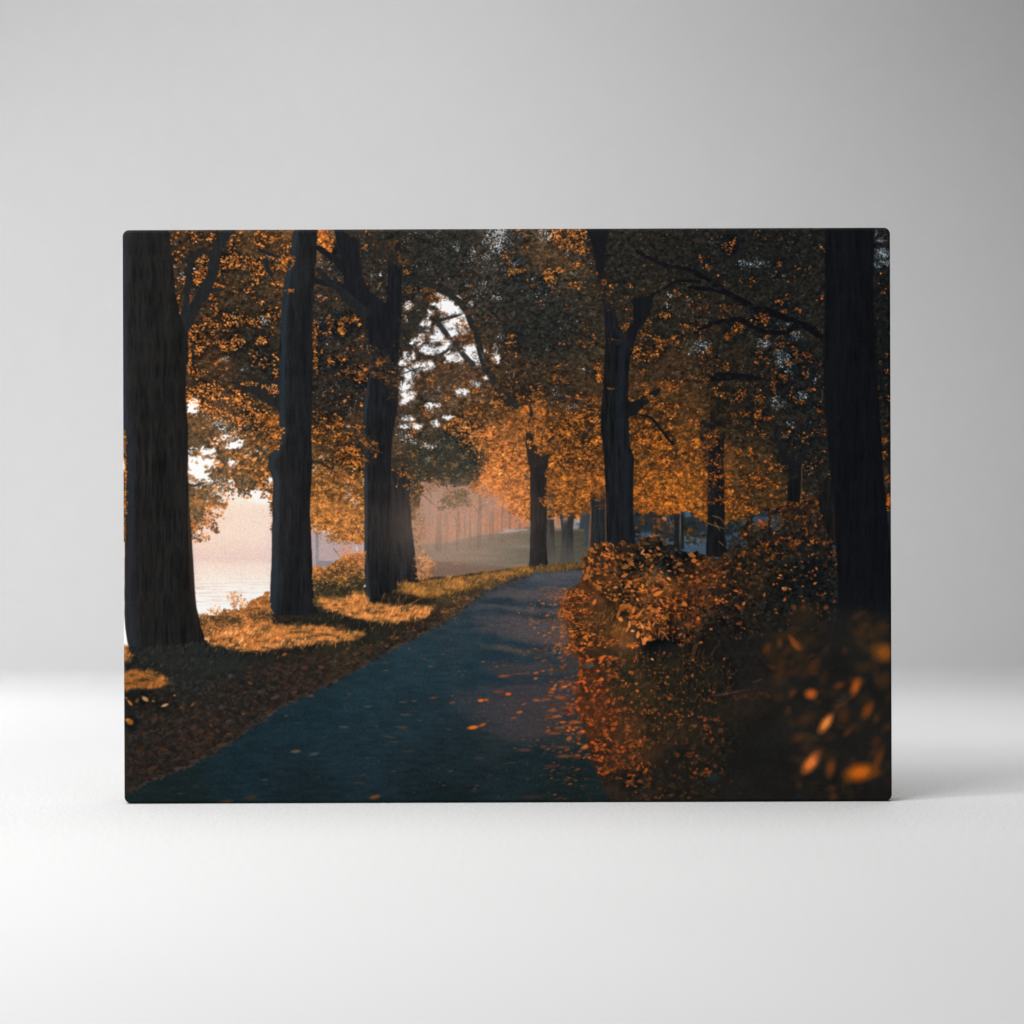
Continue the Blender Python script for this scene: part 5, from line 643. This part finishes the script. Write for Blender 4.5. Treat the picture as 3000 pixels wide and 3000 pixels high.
    # the big dark trunk at the right edge
    trunk([(650, 2417, 2560), (900, 2417, 2560), (1120, 2412, 2572), (1250, 2420, 2580), (1416, 2436, 2591), (1510, 2444, 2600), (1634, 2452, 2612), (1760, 2456, 2625), (1860, 2440, 2640)], (17, 19, 24), rough=3, seed=75, bark=.3, fade=(1700, 1860, (20, 21, 24), .8), soft=1.5)
    stroke(Z(3, 1, [(1295, 40), (1300, 200)]), 2.5, 2, (60, 46, 36), .6); stroke(Z(3, 1, [(1350, 800), (1370, 1050), (1385, 1280)]), 2.5, 2.5, (62, 42, 32), .6); stroke(Z(3, 0, [(1250, 1560), (1243, 1700)]), 2.5, 2, (112, 70, 48), .7)
    lay(poly([(2610, 1440), (2640, 1440), (2640, 1550), (2606, 1550)], 3, 10, 3, 3)*.7, (30, 56, 68))
    leaves(blobs(Z(3, 1, [(1885, 770, 8, 20), (1870, 550, 8, 10), (1840, 190, 10, 8), (1880, 840, 4, 6)])), 90, (4, 9), ORR)
    # deep shade, then the out-of-focus sprig in the near corner
    lay(poly([(2240, 1850), (2420, 1780), (2640, 1790), (2640, 2400), (2050, 2400), (2150, 2180), (2240, 2000)], 20, 60, 36, 30)*.72, np.array((27, 27, 26), np.float32)*(.75+.5*vnoise(70, 70, 69, 2))[..., None])
    stroke(Z(3, 2, [(230, 860), (420, 835), (600, 800)]), 6, 3, (74, 57, 53), .7); stroke(Z(3, 2, [(600, 735), (690, 700)]), 5, 4, (72, 56, 52), .7)
    stroke(Z(3, 2, [(1340, 1060), (1450, 950), (1560, 850)]), 16, 10, (44, 40, 38), .5)
    leaves(blobs(Z(3, 2, [(660, 860, 24, 14), (540, 870, 14, 8), (440, 870, 14, 10), (380, 940, 8, 6)])), 40, (8, 18), [((84, 46, 30), 3), ((66, 42, 30), 2)], al=(.3, .6), sharp=1.4)
    leaves(blobs(Z(3, 2, [(60, 1080, 40, 20), (260, 1090, 14, 10), (200, 1270, 14, 12), (150, 1180, 20, 14), (330, 1505, 6, 6), (120, 1580, 30, 12), (40, 1440, 20, 14), (320, 1220, 10, 6)])), 50, (8, 16), [((176, 82, 36), 3), ((126, 62, 34), 3)], al=(.5, .9), sharp=1.4)
    soft = poly(Z(3, 2, [(720, 330), (900, 200), (1100, 60), (1400, 40), (1700, 60), (1932, 200), (1932, 1880), (1000, 1880), (900, 1500), (1000, 1100), (700, 900)]), 20, 50, 37, 26)*(.2+sstep(.42, .62, vnoise(80, 70, 98, 2)))
    leaves(soft, 150, (36, 84), [((72, 46, 25), 4), ((52, 39, 25), 4), ((98, 56, 26), 2), ((36, 34, 26), 3), ((120, 64, 27), .8)], asp=(.45, .85), ang=(40, 40), al=(.2, .5), sharp=1.05)
    BK = ((880, 300, 260, .35, 0, (58, 42, 24), .7), (1080, 120, 260, .7, 0, (50, 38, 24), .6), (850, 370, 100, .7, 80, (92, 54, 32), .85), (735, 415, 120, .6, 60, (88, 52, 24), .8), (970, 340, 110, .5, -50, (134, 70, 28), .8), (1010, 390, 130, .55, -40, (158, 80, 30), .9), (1195, 540, 110, .6, 30, (66, 44, 26), .6), (790, 600, 110, .5, -20, (78, 42, 26), .7), (930, 650, 180, .5, 10, (62, 40, 27), .6), (1465, 440, 80, .9, 60, (74, 42, 28), .6), (1840, 460, 230, .75, 0, (152, 82, 26), .85), (1730, 410, 120, .8, 20, (92, 56, 26), .5), (1145, 850, 125, .85, 0, (190, 92, 34), .97), (970, 840, 110, .6, 50, (100, 52, 28), .75), (840, 880, 120, .8, 20, (66, 44, 26), .6), (1410, 770, 120, .6, 20, (110, 56, 26), .7), (1565, 785, 190, .5, 68, (176, 84, 28), .9), (1680, 1000, 190, .55, 60, (128, 64, 24), .85), (1460, 890, 160, .6, 30, (58, 44, 36), .5), (1285, 1130, 210, .47, 55, (212, 116, 46), 1.), (1290, 1120, 130, .4, 58, (232, 140, 66), .8), (1130, 1260, 180, .5, -10, (66, 50, 26), .6), (1145, 1500, 235, .52, 50, (214, 108, 42), 1.), (1150, 1495, 150, .5, 50, (226, 124, 56), .8), (1330, 1550, 190, .5, 78, (118, 62, 24), .85), (1610, 1590, 300, .58, 12, (186, 90, 20), .97), (1600, 1590, 200, .5, 10, (200, 102, 26), .6), (1780, 1470, 260, .32, 70, (110, 56, 22), .75), (1760, 1600, 160, .5, 20, (100, 54, 24), .6), (1300, 1440, 240, .4, 10, (60, 42, 24), .5), (905, 1095, 160, .8, 0, (38, 35, 26), .6), (600, 1000, 300, .5, 10, (36, 34, 28), .5), (1060, 400, 180, .3, -30, (60, 42, 26), .5), (985, 35, 60, .8, -60, (116, 66, 34), .85), (1070, 30, 80, .9, 0, (78, 46, 34), .8), (1290, 32, 50, .9, 0, (132, 62, 30), .9), (1590, 110, 150, .3, 30, (64, 44, 38), .7), (1080, 660, 140, .7, 20, (56, 38, 26), .6), (1840, 780, 160, .8, 60, (46, 36, 26), .5), (1640, 890, 160, .7, 40, (56, 40, 26), .5), (225, 1640, 140, .7, 20, (34, 52, 54), .5), (1040, 1810, 160, .5, 30, (32, 42, 44), .4), (1000, 1640, 120, .8, 0, (48, 36, 26), .5), (1890, 1680, 120, .9, 60, (44, 28, 22), .6))
    for zx, zy, Lz, asp, an, c, a in BK:
        (x, y), = Z(3, 2, [(zx, zy)]); px, py = plan(x, y)
        stamp(np.array([px]), np.array([py]), Lz*1.2/3.22, Lz*1.2*asp/3.22, an, np.array([c], np.float32)*.97, a*.95, 1.2, 0)
    # sun glow through the haze on the left, a soft film over the far middle
    gw = np.exp(-(((SX-600)/170)**2+((SY-1440)/200)**2)); lay(np.clip(gw*.15, 0, 1)*(SX > 552), (255, 206, 150))
    gw = np.exp(-(((SX-1400)/230)**2+((SY-1500)/190)**2)); lay(np.clip(gw*.17, 0, 1), (188, 140, 110)); gw = np.exp(-(((SX-1330)/190)**2+((SY-1540)/95)**2)); lay(np.clip(gw*.3, 0, 1)*(1-gb), (206, 170, 146))
    IMG = IMG*.6+blur(IMG, 1.3)*.4
    bg = np.clip(gz0+blobs([(600, 1390, 80, 110)]), 0, 1)[..., None]*.4; IMG = IMG*(1-bg)+blur(IMG, 3.2)*bg
    hot = np.maximum(IMG-165, 0)
    IMG = IMG+blur(hot, 7)*.22*np.array((1., .9, .78), np.float32)+blur(hot, 34)*.24*np.array((1., .74, .5), np.float32)
    # film grain and the linen tooth of the canvas
    g = np.random.RandomState(5).randn(PH, PW).astype(np.float32)
    IMG += (g*3.2)[..., None]
    IMG *= (1+.05*np.random.RandomState(6).randn(PH, PW).astype(np.float32))[..., None]
    return np.clip(IMG, 0, 255)

# ---------------------------------------------------------------- the print as a material
def print_material():
    pic = paint()/255.
    lin = np.where(pic <= .04045, pic/12.92, ((pic+.055)/1.055)**2.4)
    e = 1.06-.36*(GX/PW)           # print colour lightened to the right, offsetting the lamps' fall-off
    alb = np.clip(lin/e[..., None]-.0034*(1-.35*GX/PW)[..., None], 0, .92)  # the lamps' surface sheen is taken back out of the print colour
    enc = np.where(alb <= .0031308, alb*12.92, 1.055*np.maximum(alb, 1e-8)**(1/2.4)-.055)
    img = bpy.data.images.new('autumn_avenue', PW, PH)
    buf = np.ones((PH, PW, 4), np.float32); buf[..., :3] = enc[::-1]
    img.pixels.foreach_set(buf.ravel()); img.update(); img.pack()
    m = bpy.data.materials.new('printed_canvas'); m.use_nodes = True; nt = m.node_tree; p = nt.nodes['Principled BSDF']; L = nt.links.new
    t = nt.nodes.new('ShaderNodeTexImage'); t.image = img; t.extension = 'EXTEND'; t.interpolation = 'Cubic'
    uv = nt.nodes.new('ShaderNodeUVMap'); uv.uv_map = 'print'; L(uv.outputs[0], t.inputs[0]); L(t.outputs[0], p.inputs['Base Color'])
    # linen weave
    tc = nt.nodes.new('ShaderNodeTexCoord')
    w1 = nt.nodes.new('ShaderNodeTexWave'); w1.bands_direction = 'X'; w1.inputs['Scale'].default_value = 330; w1.inputs['Distortion'].default_value = .6
    w2 = nt.nodes.new('ShaderNodeTexWave'); w2.bands_direction = 'Z'; w2.inputs['Scale'].default_value = 330; w2.inputs['Distortion'].default_value = .6
    mx = nt.nodes.new('ShaderNodeMath'); mx.operation = 'ADD'
    for w, k in ((w1, 0), (w2, 1)): L(tc.outputs['Object'], w.inputs['Vector']); L(w.outputs['Fac'], mx.inputs[k])
    bp = nt.nodes.new('ShaderNodeBump'); bp.inputs['Strength'].default_value = .12; bp.inputs['Distance'].default_value = .0003
    L(mx.outputs[0], bp.inputs['Height']); L(bp.outputs[0], p.inputs['Normal'])
    p.inputs['Roughness'].default_value = .62; p.inputs['Specular IOR Level'].default_value = .06
    return m
PRINT = print_material()

# ---------------------------------------------------------------- the scene
C = bpy.context.scene.collection
PXM = 2500.0                                 # photograph pixels per metre at the front of the canvas
D = 2.5                                      # camera to the front of the canvas, metres
CW, CH, CT_ = 2251/PXM, 1681/PXM, .036        # canvas width, height, depth
CX = -14/PXM                                 # its middle, from the middle of the picture
HC = 852/PXM                                 # lens height
WALL_Y = 4.37-D; COVE = .012

def srgb(c): return tuple(((v/12.92) if v <= .04045 else ((v+.055)/1.055)**2.4) for v in c)

def link(name, me, mats, parent=None):
    o = bpy.data.objects.new(name, me); C.objects.link(o)
    for m in mats: me.materials.append(m)
    if parent: o.parent = parent
    return o

def mat(name):
    m = bpy.data.materials.new(name); m.use_nodes = True
    nt = m.node_tree; return m, nt, nt.nodes['Principled BSDF']

def node(nt, t, **kw):
    n = nt.nodes.new(t)
    for k, v in kw.items():
        if hasattr(n, k): setattr(n, k, v)
        else: n.inputs[k].default_value = v
    return n

def plaster(name, alb, amp=1.):
    """matt off-white paint with the fine tooth of a rolled surface"""
    m, nt, p = mat(name); L = nt.links.new
    tc = node(nt, 'ShaderNodeTexCoord')
    n1 = node(nt, 'ShaderNodeTexNoise', Scale=300., Detail=2.); n2 = node(nt, 'ShaderNodeTexNoise', Scale=150., Detail=3.); n3 = node(nt, 'ShaderNodeTexNoise', Scale=2.2, Detail=3.)
    for n in (n1, n2, n3): L(tc.outputs['Object'], n.inputs['Vector'])
    a = node(nt, 'ShaderNodeMath', operation='MULTIPLY_ADD'); L(n1.outputs['Fac'], a.inputs[0]); a.inputs[1].default_value = .28*amp; a.inputs[2].default_value = -.14*amp
    b = node(nt, 'ShaderNodeMath', operation='MULTIPLY_ADD'); L(n2.outputs['Fac'], b.inputs[0]); b.inputs[1].default_value = .13; L(a.outputs[0], b.inputs[2])
    c = node(nt, 'ShaderNodeMath', operation='MULTIPLY_ADD'); L(n3.outputs['Fac'], c.inputs[0]); c.inputs[1].default_value = .03; L(b.outputs[0], c.inputs[2])
    d = node(nt, 'ShaderNodeMath', operation='ADD'); L(c.outputs[0], d.inputs[0]); d.inputs[1].default_value = alb-.08
    rgb = node(nt, 'ShaderNodeCombineColor')
    for k in range(3): L(d.outputs[0], rgb.inputs[k])
    L(rgb.outputs[0], p.inputs['Base Color'])
    bp = node(nt, 'ShaderNodeBump', Strength=.22, Distance=.0006); L(n2.outputs['Fac'], bp.inputs['Height']); L(bp.outputs[0], p.inputs['Normal'])
    p.inputs['Roughness'].default_value = .85; p.inputs['Specular IOR Level'].default_value = .12
    return m

# floor and wall: one white sweep, the wall turning into the floor through a tight cove
XW = 7.
me = bpy.data.meshes.new('floor')
yf = WALL_Y-COVE
me.from_pydata([(-XW, -6, 0), (XW, -6, 0), (XW, yf, 0), (-XW, yf, 0)], [], [(0, 1, 2, 3)])
floor = link('floor', me, [plaster('white_floor_paint', ALB)]); floor['kind'] = 'structure'
prof = [(yf+COVE*math.sin(a), COVE-COVE*math.cos(a)) for a in [math.pi/2*k/14 for k in range(15)]]+[(WALL_Y, 5.)]
me = bpy.data.meshes.new('wall')
me.from_pydata([(s*XW, y, z) for y, z in prof for s in (-1, 1)], [], [(2*k, 2*k+1, 2*k+3, 2*k+2) for k in range(len(prof)-1)])
for f in me.polygons: f.use_smooth = True
wall = link('wall', me, [plaster('white_wall_paint', ALB, 2.2)]); wall['kind'] = 'structure'

# the stretched canvas
def rounded_box(w, h, d, rc, re, nc=8, ne=6, nb=2):
    """front face at y = 0 (towards -y), rounded corners rc, rounded front edge re: rings from the front face to the back"""
    def outline(ins):
        r = max(rc-ins, .0008); pts = []
        for cx, cz, a0 in ((1, 1, 0), (-1, 1, 90), (-1, -1, 180), (1, -1, 270)):
            for k in range(nc+1):
                a = math.radians(a0+90*k/nc)
                pts.append((cx*(w/2-ins-r)+r*math.cos(a), cz*(h/2-ins-r)+r*math.sin(a)))
        return pts
    rings = []
    for k in range(ne+1):
        a = math.pi/2*k/ne
        rings.append((re*(1-math.sin(a)), re*(1-math.cos(a))))
    for k in range(1, nb+1): rings.append((0., re+(d-re)*k/nb))
    V = []; n = 4*(nc+1)
    for ins, y in rings:
        V += [(x, y, z+h/2) for x, z in outline(ins)]
    sides = []
    for r in range(len(rings)-1):
        for k in range(n):
            j = (k+1) % n
            sides.append((r*n+k, (r+1)*n+k, (r+1)*n+j, r*n+j))
    return V, n, sides, len(rings)

canvas = bpy.data.objects.new('canvas_print', None); C.objects.link(canvas)
canvas.location = (CX, 0, .0006); canvas.empty_display_size = .1
canvas['label'] = 'stretched canvas print of a tree-lined autumn path beside misty water, standing on the white floor'
canvas['category'] = 'canvas print'
V, n, sides, nr = rounded_box(CW, CH, CT_, .0075, .0038)

def uv_planar(me):
    uv = me.uv_layers.new(name='print')
    for l in me.loops:
        co = me.vertices[l.vertex_index].co
        uv.data[l.index].uv = ((co.x+CW/2)/CW, co.z/CH)

me = bpy.data.meshes.new('printed_face')
me.from_pydata(V[:n], [], [tuple(range(n))[::-1]]); uv_planar(me)
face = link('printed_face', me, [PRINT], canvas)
me = bpy.data.meshes.new('wrapped_edge')
me.from_pydata(V, [], [s[::-1] for s in sides]); uv_planar(me)
for f in me.polygons: f.use_smooth = True
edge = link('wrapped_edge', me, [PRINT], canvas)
# back of the frame: four pine bars butted together inside the wrap
bm = bmesh.new()
def bar(x0, x1, z0, z1):
    r = bmesh.ops.create_cube(bm, size=1.)
    bmesh.ops.scale(bm, vec=(x1-x0, CT_-.010, z1-z0), verts=r['verts'])
    bmesh.ops.translate(bm, vec=((x0+x1)/2, .007+(CT_-.010)/2, (z0+z1)/2), verts=r['verts'])
g = .0015; b = .04
bar(-CW/2+g, CW/2-g, g, b); bar(-CW/2+g, CW/2-g, CH-b, CH-g)
bar(-CW/2+g, -CW/2+b, b+.0005, CH-b-.0005); bar(CW/2-b, CW/2-g, b+.0005, CH-b-.0005)
bmesh.ops.bevel(bm, geom=bm.edges[:], offset=.0006, segments=1, affect='EDGES')
me = bpy.data.meshes.new('stretcher_frame'); bm.to_mesh(me); bm.free()
m, nt, p = mat('pine'); wv = node(nt, 'ShaderNodeTexWave', Scale=40., Distortion=3., Detail=3.)
cr = node(nt, 'ShaderNodeValToRGB'); cr.color_ramp.elements[0].color = (.42, .28, .15, 1); cr.color_ramp.elements[1].color = (.6, .44, .27, 1)
nt.links.new(wv.outputs['Fac'], cr.inputs[0]); nt.links.new(cr.outputs[0], p.inputs['Base Color']); p.inputs['Roughness'].default_value = .6
link('stretcher_frame', me, [m], canvas)

# camera: level lens at mid height, a hair of roll as in the photograph
cam = bpy.data.cameras.new('camera'); cam.lens = 36*6250/3000; cam.sensor_width = 36; cam.clip_end = 60; cam.clip_start = .05
co = bpy.data.objects.new('camera', cam); C.objects.link(co)
co.matrix_world = Matrix.Translation((0, -D, HC)) @ Matrix.Rotation(math.pi/2, 4, 'X') @ Matrix.Rotation(math.radians(ROLL), 4, 'Z')
cam.dof.use_dof = True; cam.dof.focus_distance = D; cam.dof.aperture_fstop = 1.6
bpy.context.scene.camera = co

def area(name, loc, target, size, power, size_y=None, spread=180., col=(1, 1, 1)):
    l = bpy.data.lights.new(name, 'AREA'); l.energy = power; l.size = size; l.color = col
    l.spread = math.radians(spread)
    if size_y: l.shape = 'RECTANGLE'; l.size_y = size_y
    o = bpy.data.objects.new(name, l); C.objects.link(o); o.location = loc
    o.rotation_euler = (Vector(target)-Vector(loc)).to_track_quat('-Z', 'Y').to_euler()
    return o

# key lamp at grazing height from the left; the other lights are added fills
area('key_lamp', (-2.4, -1.25, 2.2), (.3, .2, .1), .35, 30)
area('overhead_fill', (-.3, -.3, 3.2), (-.3, -.3, 0), 2.5, 30.5, spread=110)  # added fill, brightens the floor from above
area('left_fill', (-2.5, -.5, 3.), (-1.2, .6, 0), 1.6, 5.5, spread=100)  # unseen fill added to lift the left side
area('front_left_fill', (-1.5, -1.4, 2.8), (-1., -.2, 0), 1.6, 25.4, spread=100)  # added to brighten the floor at the front left
area('back_right_floor_fill', (.9, .9, 2.), (.9, .9, 0), .9, 3.2, spread=80)  # added fill for the floor behind the canvas, right side
area('back_left_floor_fill', (-1.3, 1.2, 1.9), (-1.3, 1.3, 0), .8, 3.4, spread=60)  # added fill for the left floor near the wall
area('wall_wash_fill', (-.6, -2.2, 2.4), (-.2, 1.87, 1.12), .8, 6., spread=56)  # added to lift the middle of the wall
area('front_fill', (-2.5, -4.5, 2.), (-.3, 1.7, .5), 2., 15.1)  # broad fill added behind the camera for wall and print

sc = bpy.context.scene
w = bpy.data.worlds.new('World'); sc.world = w; w.use_nodes = True
w.node_tree.nodes['Background'].inputs[0].default_value = (1, 1, 1, 1); w.node_tree.nodes['Background'].inputs[1].default_value = 0.
sc.render.engine = 'CYCLES'; sc.cycles.max_bounces = 6; sc.cycles.use_denoising = True; sc.cycles.denoiser = 'OPENIMAGEDENOISE'
sc.view_settings.view_transform = 'Standard'; sc.view_settings.look = 'None'
sc.view_settings.exposure = 0; sc.view_settings.gamma = 1; sc.view_settings.use_curve_mapping = False
sc.render.filter_size = 1.3
